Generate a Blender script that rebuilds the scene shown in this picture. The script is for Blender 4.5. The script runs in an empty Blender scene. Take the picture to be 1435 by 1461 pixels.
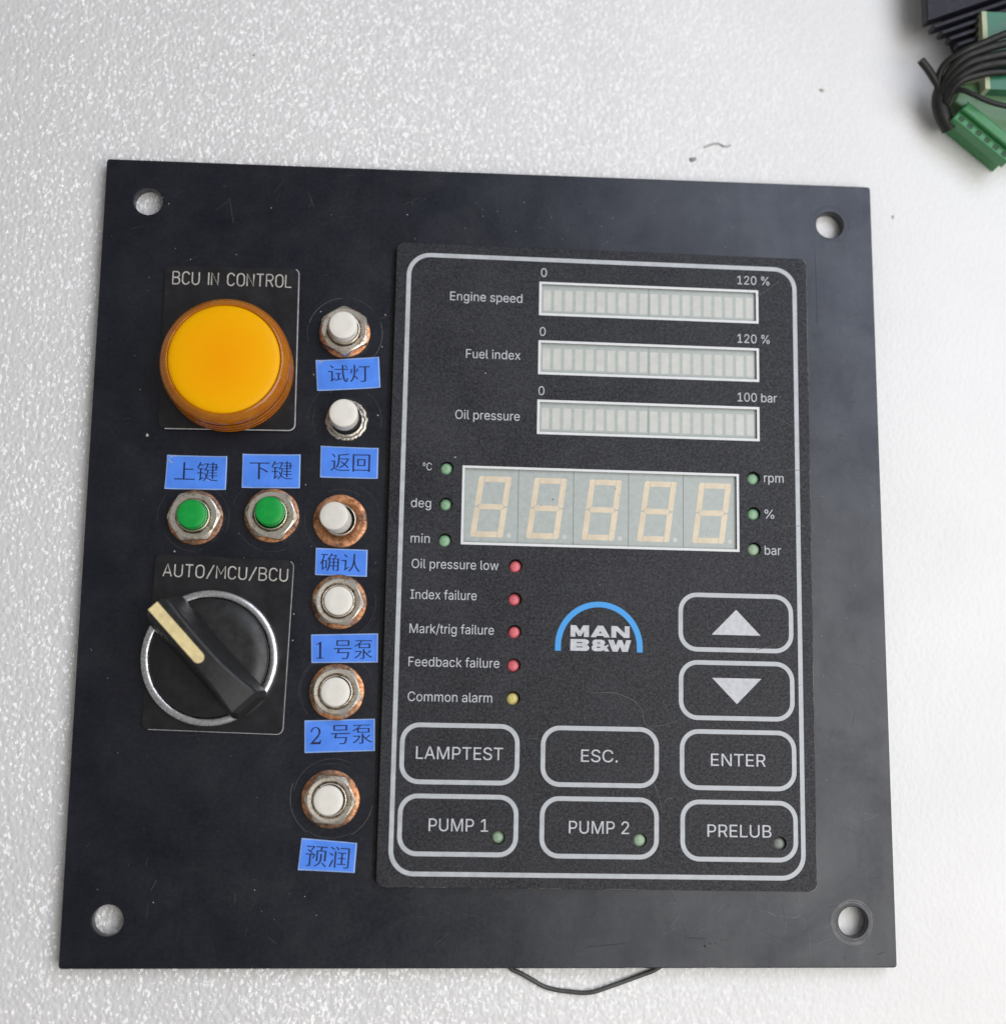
import bpy, math, random
from mathutils import Matrix, Vector, Euler

# ------------------------------------------------------------------ scene, camera, light
scene = bpy.context.scene
col = scene.collection
MM = 0.001
TOP = 3.5            # height of the face plate's top above the foam, mm
R = math.radians

cam_data = bpy.data.cameras.new("camera")
cam = bpy.data.objects.new("camera", cam_data)
col.objects.link(cam)
cam_data.sensor_fit = 'HORIZONTAL'
cam_data.sensor_width = 36.0
cam_data.lens = 47.0135
cam_data.clip_start = 0.01
cam_data.clip_end = 20.0
cam.matrix_world = Matrix(((0.997729, -0.02052, -0.064159, -16.475 * MM),
                           (0.010405, 0.987987, -0.154189, -36.594 * MM),
                           (0.066552, 0.153171, 0.985956, (292.907 + TOP) * MM),
                           (0, 0, 0, 1)))
cam_data.dof.use_dof = True
cam_data.dof.focus_distance = 0.292
cam_data.dof.aperture_fstop = 8.0
scene.camera = cam

world = bpy.data.worlds.new("World")
scene.world = world
world.use_nodes = True
bg = world.node_tree.nodes["Background"]
bg.inputs[0].default_value = (1.0, 0.985, 0.97, 1)
bg.inputs[1].default_value = 0.27


def area_light(name, loc, target, sx, sy, power, color):
    d = bpy.data.lights.new(name, 'AREA')
    d.shape = 'RECTANGLE'
    d.size, d.size_y = sx * MM, sy * MM
    d.energy = power
    d.color = color
    o = bpy.data.objects.new(name, d)
    col.objects.link(o)
    o.location = Vector(loc) * MM
    o.rotation_euler = (Vector(target) * MM - o.location).to_track_quat('-Z', 'Y').to_euler()
    return o


area_light("window_light", (370, -150, 560), (150, -90, 0), 500, 520, 3.2, (1.0, 0.975, 0.94))
area_light("sky_light", (360, 330, 600), (120, 110, 0), 480, 360, 2.2, (0.80, 0.86, 1.0))

scene.view_settings.view_transform = 'Standard'
scene.view_settings.look = 'None'
scene.view_settings.gamma = 1.0
scene.view_settings.use_curve_mapping = False
scene.view_settings.exposure = 0.0
scene.cycles.use_denoising = True
scene.cycles.max_bounces = 8

# ------------------------------------------------------------------ materials
def new_mat(name, color=(0.5, 0.5, 0.5), rough=0.5, metal=0.0, spec=0.5, coat=0.0):
    m = bpy.data.materials.new(name)
    m.use_nodes = True
    nt = m.node_tree
    b = nt.nodes["Principled BSDF"]
    b.inputs["Base Color"].default_value = (*color, 1)
    b.inputs["Roughness"].default_value = rough
    b.inputs["Metallic"].default_value = metal
    b.inputs["Specular IOR Level"].default_value = spec
    b.inputs["Coat Weight"].default_value = coat
    b.inputs["Coat Roughness"].default_value = 0.1
    return m, nt, b


def coords(nt, scale=(1, 1, 1)):
    tc = nt.nodes.new("ShaderNodeTexCoord")
    mp = nt.nodes.new("ShaderNodeMapping")
    mp.inputs["Scale"].default_value = [1000 * s for s in scale]     # texture space in millimetres
    nt.links.new(tc.outputs["Object"], mp.inputs["Vector"])
    return mp.outputs["Vector"]


def noise(nt, vec, scale, detail=3, rough=0.55, dist=0.0):
    n = nt.nodes.new("ShaderNodeTexNoise")
    n.inputs["Scale"].default_value = scale
    n.inputs["Detail"].default_value = detail
    n.inputs["Roughness"].default_value = rough
    n.inputs["Distortion"].default_value = dist
    nt.links.new(vec, n.inputs["Vector"])
    return n.outputs["Fac"]


def ramp(nt, fac, stops):
    r = nt.nodes.new("ShaderNodeValToRGB")
    e = r.color_ramp.elements
    while len(e) < len(stops):
        e.new(0.5)
    for el, (p, c) in zip(e, stops):
        el.position = p
        el.color = (*c, 1) if len(c) == 3 else c
    nt.links.new(fac, r.inputs["Fac"])
    return r.outputs["Color"]


def maprange(nt, fac, a, b, c, d):
    r = nt.nodes.new("ShaderNodeMapRange")
    for i, v in enumerate((a, b, c, d)):
        r.inputs[i + 1].default_value = v
    nt.links.new(fac, r.inputs[0])
    return r.outputs[0]


def bump(nt, b, h, strength, dist_mm):
    n = nt.nodes.new("ShaderNodeBump")
    n.inputs["Strength"].default_value = strength
    n.inputs["Distance"].default_value = dist_mm * MM
    nt.links.new(h, n.inputs["Height"])
    nt.links.new(n.outputs["Normal"], b.inputs["Normal"])
    return n


def simple(name, color, rough=0.5, metal=0.0, spec=0.5, coat=0.0, var=0.12, vscale=0.6, bstr=0.0, bscale=4.0, rvar=0.1):
    """plain material with gentle procedural variation of colour and gloss"""
    m, nt, b = new_mat(name, color, rough, metal, spec, coat)
    v = coords(nt)
    f = noise(nt, v, vscale, 4)
    lo = tuple(c * (1 - var) for c in color)
    hi = tuple(min(1, c * (1 + var)) for c in color)
    nt.links.new(ramp(nt, f, [(0.3, lo), (0.7, hi)]), b.inputs["Base Color"])
    nt.links.new(maprange(nt, f, 0.3, 0.7, max(0.02, rough - rvar), min(1, rough + rvar)), b.inputs["Roughness"])
    if bstr:
        bump(nt, b, noise(nt, v, bscale, 3), bstr, 0.1)
    return m


def mix_rgb(nt, fac, a, bcol, mode='MIX'):
    n = nt.nodes.new("ShaderNodeMix")
    n.data_type = 'RGBA'
    n.blend_type = mode
    if isinstance(fac, float):
        n.inputs[0].default_value = fac
    else:
        nt.links.new(fac, n.inputs[0])
    for idx, val in ((6, a), (7, bcol)):
        if isinstance(val, tuple):
            n.inputs[idx].default_value = (*val, 1)
        else:
            nt.links.new(val, n.inputs[idx])
    return n.outputs[2]


def math_node(nt, op, a, bval):
    n = nt.nodes.new("ShaderNodeMath")
    n.operation = op
    for i, v in enumerate((a, bval)):
        if isinstance(v, (int, float)):
            n.inputs[i].default_value = v
        else:
            nt.links.new(v, n.inputs[i])
    return n.outputs[0]


def foam_material():
    m, nt, b = new_mat("white_foam", (0.80, 0.79, 0.78), 0.45, 0, 0.5, 0.7)
    b.inputs["Coat Roughness"].default_value = 0.17
    b.inputs["Coat IOR"].default_value = 1.78
    v = coords(nt, (1, 0.8, 1))
    wob = nt.nodes.new("ShaderNodeVectorMath")
    wob.operation = 'ADD'
    nz = nt.nodes.new("ShaderNodeTexNoise")
    nz.inputs["Scale"].default_value = 0.45
    nz.inputs["Detail"].default_value = 3
    nt.links.new(v, nz.inputs["Vector"])
    nt.links.new(v, wob.inputs[0])
    nt.links.new(nz.outputs["Color"], wob.inputs[1])
    vor = nt.nodes.new("ShaderNodeTexVoronoi")
    vor.feature = 'SMOOTH_F1'
    vor.inputs["Scale"].default_value = 0.95
    vor.inputs["Smoothness"].default_value = 0.45
    nt.links.new(wob.outputs[0], vor.inputs["Vector"])
    n2 = noise(nt, v, 1.5, 2, 0.5, 0.4)
    n3 = noise(nt, v, 0.33, 2, 0.5)
    h = math_node(nt, 'MULTIPLY', vor.outputs["Distance"], -0.75)
    h = math_node(nt, 'ADD', h, math_node(nt, 'MULTIPLY', n2, 0.30))
    h = math_node(nt, 'ADD', h, math_node(nt, 'MULTIPLY', n3, 0.35))
    # bump fades towards +x, imitating the softer focus on that side
    sep = nt.nodes.new("ShaderNodeSeparateXYZ")
    nt.links.new(v, sep.inputs[0])
    amp = maprange(nt, sep.outputs[0], -60, 90, 1.0, 0.38)
    bump(nt, b, math_node(nt, 'MULTIPLY', h, amp), 0.8, 0.34)
    # the shiny skin is made of tiny flat cell walls, each tilted its own way, that throw small glints
    fl = nt.nodes.new("ShaderNodeTexVoronoi")
    fl.inputs["Scale"].default_value = 1.65
    fv = nt.nodes.new("ShaderNodeVectorMath")
    fv.operation = 'ADD'
    fn = nt.nodes.new("ShaderNodeTexNoise")
    fn.inputs["Scale"].default_value = 0.9
    stretched = coords(nt, (1.15, 0.75, 1))
    nt.links.new(stretched, fn.inputs["Vector"])
    nt.links.new(stretched, fv.inputs[0])
    nt.links.new(fn.outputs["Color"], fv.inputs[1])
    nt.links.new(fv.outputs[0], fl.inputs["Vector"])
    tilt = nt.nodes.new("ShaderNodeVectorMath")
    tilt.operation = 'SUBTRACT'
    tilt.inputs[1].default_value = (0.5, 0.5, 0.5)
    nt.links.new(fl.outputs["Color"], tilt.inputs[0])
    sc_ = nt.nodes.new("ShaderNodeVectorMath")
    sc_.operation = 'MULTIPLY'
    sc_.inputs[1].default_value = (1.0, 1.0, 0.0)
    nt.links.new(tilt.outputs[0], sc_.inputs[0])
    nt.links.new(maprange(nt, sep.outputs[0], -30, 95, 0.95, 0.04), b.inputs["Coat Weight"])    # gloss fades towards +x to tone down the glints there
    up = nt.nodes.new("ShaderNodeVectorMath")
    up.operation = 'ADD'
    nt.links.new(b.inputs["Normal"].links[0].from_socket, up.inputs[0])
    nt.links.new(sc_.outputs[0], up.inputs[1])
    nrm = nt.nodes.new("ShaderNodeVectorMath")
    nrm.operation = 'NORMALIZE'
    nt.links.new(up.outputs[0], nrm.inputs[0])
    nt.links.new(nrm.outputs[0], b.inputs["Coat Normal"])
    big = noise(nt, v, 0.03, 4)
    nt.links.new(ramp(nt, big, [(0.3, (0.75, 0.742, 0.735)), (0.7, (0.80, 0.792, 0.785))]), b.inputs["Base Color"])
    return m


def plate_material():
    m, nt, b = new_mat("black_plate", (0.012, 0.012, 0.016), 0.4, 0, 0.5)
    v = coords(nt)
    blot = noise(nt, v, 0.055, 6, 0.7, 0.4)
    fine = noise(nt, v, 1.2, 5, 0.7)
    fibre = noise(nt, coords(nt, (0.5, 0.03, 1)), 1.0, 4, 0.6)
    smear = noise(nt, coords(nt, (0.02, 0.12, 1)), 1.0, 5, 0.65, 0.8)
    r = math_node(nt, 'ADD', math_node(nt, 'MULTIPLY', blot, 0.14), math_node(nt, 'MULTIPLY', fine, 0.20))
    r = math_node(nt, 'ADD', r, math_node(nt, 'MULTIPLY', fibre, 0.08))
    nt.links.new(math_node(nt, 'ADD', r, 0.12), b.inputs["Roughness"])
    # uneven gloss where the finish is rubbed
    sp_ = math_node(nt, 'ADD', math_node(nt, 'MULTIPLY', blot, 0.74), math_node(nt, 'ADD', math_node(nt, 'MULTIPLY', fine, 0.30), 0.0))
    nt.links.new(sp_, b.inputs["Specular IOR Level"])
    b.inputs["Specular Tint"].default_value = (0.92, 0.95, 1.0, 1)
    # grime film: faint grey patches and tiny pale specks
    grime = ramp(nt, noise(nt, v, 0.09, 6, 0.7), [(0.45, (0.004, 0.0045, 0.0105)), (0.75, (0.010, 0.0105, 0.0145))])
    sp = nt.nodes.new("ShaderNodeTexVoronoi")
    sp.inputs["Scale"].default_value = 0.16
    nt.links.new(v, sp.inputs["Vector"])
    speck = maprange(nt, sp.outputs["Distance"], 0.012, 0.022, 1, 0)
    gate = maprange(nt, noise(nt, v, 0.13, 2), 0.5, 0.62, 0, 0.6)
    nt.links.new(mix_rgb(nt, math_node(nt, 'MULTIPLY', speck, gate), grime, (0.35, 0.34, 0.32)), b.inputs["Base Color"])
    bump(nt, b, fine, 0.22, 0.05)
    return m


def overlay_material():
    m, nt, b = new_mat("grained_film", (0.022, 0.022, 0.025), 0.5, 0, 0.5)
    v = coords(nt)
    g = noise(nt, v, 1.9, 4, 0.8)
    big = noise(nt, v, 0.06, 6, 0.7)
    base = ramp(nt, g, [(0.36, (0.004, 0.004, 0.007)), (0.52, (0.010, 0.0105, 0.0155)), (0.72, (0.027, 0.028, 0.035))])
    dust = ramp(nt, big, [(0.40, (0, 0, 0)), (0.72, (0.024, 0.024, 0.025))])
    nt.links.new(mix_rgb(nt, 1.0, base, dust, 'ADD'), b.inputs["Base Color"])
    nt.links.new(maprange(nt, big, 0.3, 0.7, 0.48, 0.66), b.inputs["Roughness"])
    nt.links.new(maprange(nt, g, 0.35, 0.7, 0.22, 0.62), b.inputs["Specular IOR Level"])
    bump(nt, b, g, 0.5, 0.12)
    return m


def per_object(nt, vec, k=90.0):
    """shift the texture by the object's own random number, so that copies wear differently"""
    oi = nt.nodes.new("ShaderNodeObjectInfo")
    m_ = math_node(nt, 'MULTIPLY', oi.outputs["Random"], k)
    ad = nt.nodes.new("ShaderNodeVectorMath")
    ad.operation = 'ADD'
    nt.links.new(vec, ad.inputs[0])
    nt.links.new(m_, ad.inputs[1])
    return ad.outputs[0]


def nickel_material():
    m, nt, b = new_mat("tarnished_nickel", (0.72, 0.68, 0.61), 0.3, 1.0)
    v = per_object(nt, coords(nt))
    n1 = noise(nt, v, 0.7, 5, 0.7)
    nt.links.new(ramp(nt, n1, [(0.34, (0.30, 0.23, 0.16)), (0.50, (0.78, 0.72, 0.63)), (0.75, (0.93, 0.90, 0.83))]), b.inputs["Base Color"])
    nt.links.new(maprange(nt, n1, 0.3, 0.7, 0.45, 0.22), b.inputs["Roughness"])
    bump(nt, b, noise(nt, v, 2.5, 4), 0.25, 0.06)
    return m


def copper_material(name="worn_copper"):
    m, nt, b = new_mat(name, (0.7, 0.36, 0.2), 0.42, 0.75)
    v = per_object(nt, coords(nt))
    n1 = noise(nt, v, 0.8, 6, 0.75)
    patch = noise(nt, v, 0.16, 3, 0.6)
    bright = ramp(nt, n1, [(0.34, (0.20, 0.075, 0.035)), (0.5, (0.62, 0.28, 0.13)), (0.7, (0.85, 0.50, 0.30))])
    dull = ramp(nt, n1, [(0.34, (0.06, 0.035, 0.025)), (0.55, (0.26, 0.15, 0.10)), (0.75, (0.46, 0.33, 0.25))])
    nt.links.new(mix_rgb(nt, maprange(nt, patch, 0.42, 0.60, 0, 1), bright, dull), b.inputs["Base Color"])
    nt.links.new(maprange(nt, n1, 0.3, 0.7, 0.55, 0.35), b.inputs["Roughness"])
    bump(nt, b, noise(nt, per_object(nt, coords(nt, (1.2, 4, 1))), 1.0, 4), 0.5, 0.08)
    return m


def chrome_material():
    m, nt, b = new_mat("scuffed_chrome", (0.82, 0.82, 0.84), 0.22, 1.0)
    v = coords(nt)
    n1 = noise(nt, v, 1.6, 4, 0.7)
    nt.links.new(ramp(nt, n1, [(0.34, (0.42, 0.41, 0.42)), (0.6, (0.86, 0.86, 0.88))]), b.inputs["Base Color"])
    nt.links.new(maprange(nt, n1, 0.3, 0.7, 0.42, 0.2), b.inputs["Roughness"])
    bump(nt, b, noise(nt, v, 3.0, 3), 0.3, 0.05)
    return m


M = {}
M['foam'] = foam_material()
M['plate'] = plate_material()
M['film'] = overlay_material()
M['nickel'] = nickel_material()
M['copper'] = copper_material()
M['chrome'] = chrome_material()
M['print'] = simple("grey_print", (0.54, 0.55, 0.58), 0.5, var=0.17, vscale=0.9)
M['line'] = simple("grey_line_print", (0.48, 0.50, 0.525), 0.5, var=0.13, vscale=0.5)
M['white_line'] = simple("white_line_print", (0.74, 0.75, 0.75), 0.5, var=0.05)
M['engrave'] = simple("engraved_grey", (0.48, 0.46, 0.42), 0.7, var=0.35, vscale=0.7)
M['name_black'] = simple("black_laminate", (0.010, 0.010, 0.012), 0.33, var=0.3, vscale=0.25, bstr=0.08, bscale=1.5, rvar=0.08)
M['name_edge'] = simple("laminate_edge", (0.018, 0.018, 0.02), 0.4, var=0.3, vscale=0.5)
M['name_bevel'] = simple("bright_laminate_edge", (0.42, 0.42, 0.42), 0.35, var=0.3, vscale=0.6)
m, nt, b = new_mat("amber_diffuser", (1.0, 0.43, 0.0), 0.36, 0, 0.12)
b.inputs["Subsurface Weight"].default_value = 0.35
b.inputs["Subsurface Radius"].default_value = (1.0, 0.45, 0.05)
b.inputs["Subsurface Scale"].default_value = 0.004
v = coords(nt)
ln = nt.nodes.new("ShaderNodeVectorMath")
ln.operation = 'LENGTH'
off = nt.nodes.new("ShaderNodeVectorMath")
off.operation = 'MULTIPLY'
off.inputs[1].default_value = (1, 1, 0)
nt.links.new(v, off.inputs[0])
nt.links.new(off.outputs[0], ln.inputs[0])
bulb = math_node(nt, 'ADD', maprange(nt, ln.outputs["Value"], 0, 12.3, 0, 1), math_node(nt, 'MULTIPLY', noise(nt, v, 0.10, 3), 0.5))
nt.links.new(ramp(nt, bulb, [(0.30, (0.98, 0.385, 0.0)), (0.75, (1.0, 0.425, 0.0)), (1.0, (1.0, 0.455, 0.0))]), b.inputs["Base Color"])
bump(nt, b, noise(nt, coords(nt, (2.2, 0.15, 1)), 1.0, 3), 0.06, 0.1)
M['amber_face'] = m
m, nt, b = new_mat("amber_body", (0.92, 0.36, 0.03), 0.14, 0, 0.5)
b.inputs["Transmission Weight"].default_value = 0.6
b.inputs["IOR"].default_value = 1.49
nt.links.new(ramp(nt, noise(nt, coords(nt), 0.35, 4), [(0.3, (0.85, 0.24, 0.008)), (0.7, (0.98, 0.38, 0.015))]), b.inputs["Base Color"])
M['amber_body'] = m
M['cap_white'] = simple("ivory_plastic", (0.80, 0.77, 0.70), 0.35, var=0.05, vscale=0.5)
M['cap_green'] = simple("green_plastic", (0.0, 0.33, 0.045), 0.35, var=0.10, vscale=0.4)
M['blue_tape'] = simple("blue_tape", (0.085, 0.265, 0.90), 0.30, var=0.10, vscale=0.22, bstr=0.22, bscale=0.5, rvar=0.12)
M['tape_edge'] = simple("tape_edge", (0.30, 0.45, 0.80), 0.35, var=0.1)
M['ink'] = simple("navy_ink", (0.006, 0.012, 0.06), 0.4, var=0.2)
M['knob'] = simple("black_moulded_plastic", (0.014, 0.014, 0.015), 0.42, var=0.3, vscale=0.5, bstr=0.12, bscale=3.0)
M['cream'] = simple("aged_cream_inlay", (0.80, 0.66, 0.34), 0.45, var=0.14, vscale=0.8)
M['panel_grey'] = simple("display_grey", (0.43, 0.47, 0.445), 0.5, var=0.08, vscale=0.8)
M['bar_seg'] = simple("bar_segment", (0.595, 0.595, 0.555), 0.5, var=0.08, vscale=0.4)
M['digit_seg'] = simple("digit_segment", (0.73, 0.62, 0.46), 0.5, var=0.12, vscale=0.35)
M['divider'] = simple("display_gap", (0.16, 0.18, 0.18), 0.6)
M['led_green'] = simple("green_led_plastic", (0.24, 0.42, 0.25), 0.4, var=0.25, vscale=1.4)
M['led_pale'] = simple("pale_green_led_plastic", (0.30, 0.42, 0.28), 0.4, var=0.2, vscale=1.4)
M['led_dim'] = simple("dim_green_led_plastic", (0.20, 0.225, 0.19), 0.4, var=0.25, vscale=1.4)
M['led_red'] = simple("red_led_plastic", (0.70, 0.145, 0.17), 0.4, var=0.2, vscale=1.4)
M['led_yellow'] = simple("yellow_led_plastic", (0.66, 0.55, 0.19), 0.4, var=0.2, vscale=1.4)
M['led_hole'] = simple("dark_led_well", (0.05, 0.05, 0.05), 0.5)
M['logo_blue'] = simple("blue_print", (0.05, 0.34, 0.79), 0.5, var=0.05)
M['dark'] = simple("shadow_strip_dark", (0.006, 0.006, 0.006), 0.7)
M['zinc'] = simple("rough_zinc", (0.50, 0.47, 0.41), 0.42, metal=0.85, var=0.45, vscale=1.6, bstr=0.9, bscale=2.2)
M['dust'] = simple("pale_dust", (0.50, 0.48, 0.45), 0.8, var=0.2)
M['scratch'] = simple("grey_scratch", (0.11, 0.11, 0.11), 0.6, var=0.5, vscale=0.3)
M['scratch_faint'] = simple("faint_scratch", (0.045, 0.045, 0.047), 0.55, var=0.6, vscale=0.25)
M['wear'] = simple("worn_edge_highlight", (0.20, 0.185, 0.165), 0.6, var=0.4, vscale=0.8)
M['bare_plate'] = simple("rubbed_plate_edge", (0.16, 0.16, 0.165), 0.5, var=0.5, vscale=0.5)
M['scratch_bright'] = simple("bright_scratch", (0.20, 0.20, 0.20), 0.5, var=0.5, vscale=0.4)
M['cable'] = simple("black_cable", (0.014, 0.014, 0.013), 0.5, spec=0.35, var=0.15)
M['wire'] = simple("grey_black_wire", (0.06, 0.06, 0.058), 0.38, var=0.2)
M['heatsink'] = simple("black_anodised", (0.010, 0.010, 0.018), 0.5, spec=0.35, var=0.15)
M['pcb'] = simple("green_circuit_board", (0.02, 0.14, 0.075), 0.35, var=0.3, vscale=0.3)
M['pcb_edge'] = simple("fibreglass_edge", (0.42, 0.46, 0.30), 0.6)
M['terminal'] = simple("green_terminal_plastic", (0.045, 0.215, 0.075), 0.4, var=0.1)
M['terminal_pale'] = simple("pale_terminal_plastic", (0.10, 0.21, 0.10), 0.42, var=0.15)
M['terminal_hole'] = simple("terminal_socket", (0.02, 0.07, 0.03), 0.6)
M['crumb_tan'] = simple("tan_crumb", (0.46, 0.42, 0.34), 0.7, var=0.2)
M['crumb'] = simple("grey_green_crumb", (0.30, 0.33, 0.28), 0.7, var=0.3)
M['hair'] = simple("grey_fibre", (0.42, 0.42, 0.41), 0.6)

# ------------------------------------------------------------------ mesh helpers (all in mm)
class G:
    """collects geometry for ONE mesh object"""
    def __init__(self):
        self.v, self.f, self.mi, self.sm = [], [], [], []

    def add(self, verts, faces, mi=0, smooth=False, mat=None):
        o = len(self.v)
        for p in verts:
            p = Vector(p)
            self.v.append(tuple(mat @ p) if mat else tuple(p))
        for f in faces:
            self.f.append(tuple(i + o for i in f))
            self.mi.append(mi)
            self.sm.append(smooth)
        return self

    def mesh(self, name, mats):
        me = bpy.data.meshes.new(name)
        me.from_pydata([(x * MM, y * MM, z * MM) for x, y, z in self.v], [], self.f)
        for m in mats:
            me.materials.append(m)
        me.polygons.foreach_set('material_index', self.mi)
        me.polygons.foreach_set('use_smooth', self.sm)
        me.update()
        return me


def link(name, data, parent=None, loc=(0, 0, 0), rz=0.0, label=None):
    o = bpy.data.objects.new(name, data)
    col.objects.link(o)
    o.location = Vector(loc) * MM
    o.rotation_euler = (0, 0, R(rz))
    if parent:
        o.parent = parent
    if label:
        o["label"] = label
    return o


def obj(name, g, mats, parent=None, loc=(0, 0, 0), rz=0.0, label=None):
    return link(name, g.mesh(name, mats if isinstance(mats, (list, tuple)) else [mats]), parent, loc, rz, label)


def tag(o, label, cat, group=None, kind=None):
    o["label"] = label
    o["category"] = cat
    if group:
        o["group"] = group
    if kind:
        o["kind"] = kind
    return o


def curve_to_geo(cu):
    ob = bpy.data.objects.new("tmp", cu)
    me = bpy.data.meshes.new_from_object(ob)
    verts = [tuple(v.co) for v in me.vertices]
    faces = [tuple(p.vertices) for p in me.polygons]
    bpy.data.objects.remove(ob)
    bpy.data.meshes.remove(me)
    return verts, faces


def shape2d(g, polys, z0, z1, bev=0.0, mi=0, mat=None, smooth=False):
    """filled outline (inner polygons are holes), z0..z1, with a rounded edge of size bev"""
    cu = bpy.data.curves.new("tmp", 'CURVE')
    cu.dimensions = '2D'
    cu.fill_mode = 'BOTH'
    for poly in polys:
        s = cu.splines.new('POLY')
        s.points.add(len(poly) - 1)
        for p, q in zip(s.points, poly):
            p.co = (q[0], q[1], 0, 1)
        s.use_cyclic_u = True
    cu.extrude = (z1 - z0) / 2 - bev
    cu.bevel_depth = bev
    cu.bevel_resolution = 2
    cu.offset = -bev
    v, f = curve_to_geo(cu)
    bpy.data.curves.remove(cu)
    zc = (z0 + z1) / 2
    g.add([(x, y, z + zc) for x, y, z in v], f, mi, smooth, mat)
    return g


def tube(g, pts, r, mi=0, cyclic=False, zscale=1.0, z=None, res=3, smooth_curve=True):
    cu = bpy.data.curves.new("tmp", 'CURVE')
    cu.dimensions = '3D'
    cu.bevel_depth = r
    cu.bevel_resolution = res
    cu.use_fill_caps = True
    cu.resolution_u = 6
    if smooth_curve and len(pts) > 2:
        s = cu.splines.new('BEZIER')
        s.bezier_points.add(len(pts) - 1)
        for p, q in zip(s.bezier_points, pts):
            p.co = (*q, 0) if len(q) == 2 else q
            p.handle_left_type = p.handle_right_type = 'AUTO'
    else:
        s = cu.splines.new('POLY')
        s.points.add(len(pts) - 1)
        for p, q in zip(s.points, pts):
            p.co = (*q, 0, 1) if len(q) == 2 else (*q, 1)
    s.use_cyclic_u = cyclic
    v, f = curve_to_geo(cu)
    bpy.data.curves.remove(cu)
    if z is not None:
        v = [(x, y, z + zz * zscale) for x, y, zz in v]
    g.add(v, f, mi, True)
    return g


def rrect(cx, cy, w, h, r, n=7):
    pts = []
    for sx, sy, a0 in ((1, 1, 0), (-1, 1, 90), (-1, -1, 180), (1, -1, 270)):
        for i in range(n + 1):
            a = R(a0 + 90 * i / n)
            pts.append((cx + sx * (w / 2 - r) + r * math.cos(a), cy + sy * (h / 2 - r) + r * math.sin(a)))
    return pts


def circle(cx, cy, r, n=40):
    return [(cx + r * math.cos(2 * math.pi * i / n), cy + r * math.sin(2 * math.pi * i / n)) for i in range(n)]


def lathe(g, prof, n=72, mi=0, cx=0, cy=0, smooth=True, close_top=True, wob=None):
    """profile [(r, z), ...] turned about the vertical through cx, cy"""
    verts, faces = [], []
    for r, z in prof:
        for i in range(n):
            a = 2 * math.pi * i / n
            k = 1 + (wob(a, r) if wob else 0)
            verts.append((cx + r * k * math.cos(a), cy + r * k * math.sin(a), z))
    for j in range(len(prof) - 1):
        for i in range(n):
            k = (i + 1) % n
            faces.append((j * n + i, j * n + k, (j + 1) * n + k, (j + 1) * n + i))
    if close_top:
        faces.append(tuple((len(prof) - 1) * n + i for i in range(n)))
    g.add(verts, faces, mi, smooth)
    return g


def box(g, x0, x1, y0, y1, z0, z1, mi=0, mat=None):
    v = [(x, y, z) for z in (z0, z1) for y in (y0, y1) for x in (x0, x1)]
    f = [(0, 2, 3, 1), (4, 5, 7, 6), (0, 1, 5, 4), (1, 3, 7, 5), (3, 2, 6, 7), (2, 0, 4, 6)]
    g.add(v, f, mi, False, mat)
    return g


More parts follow.
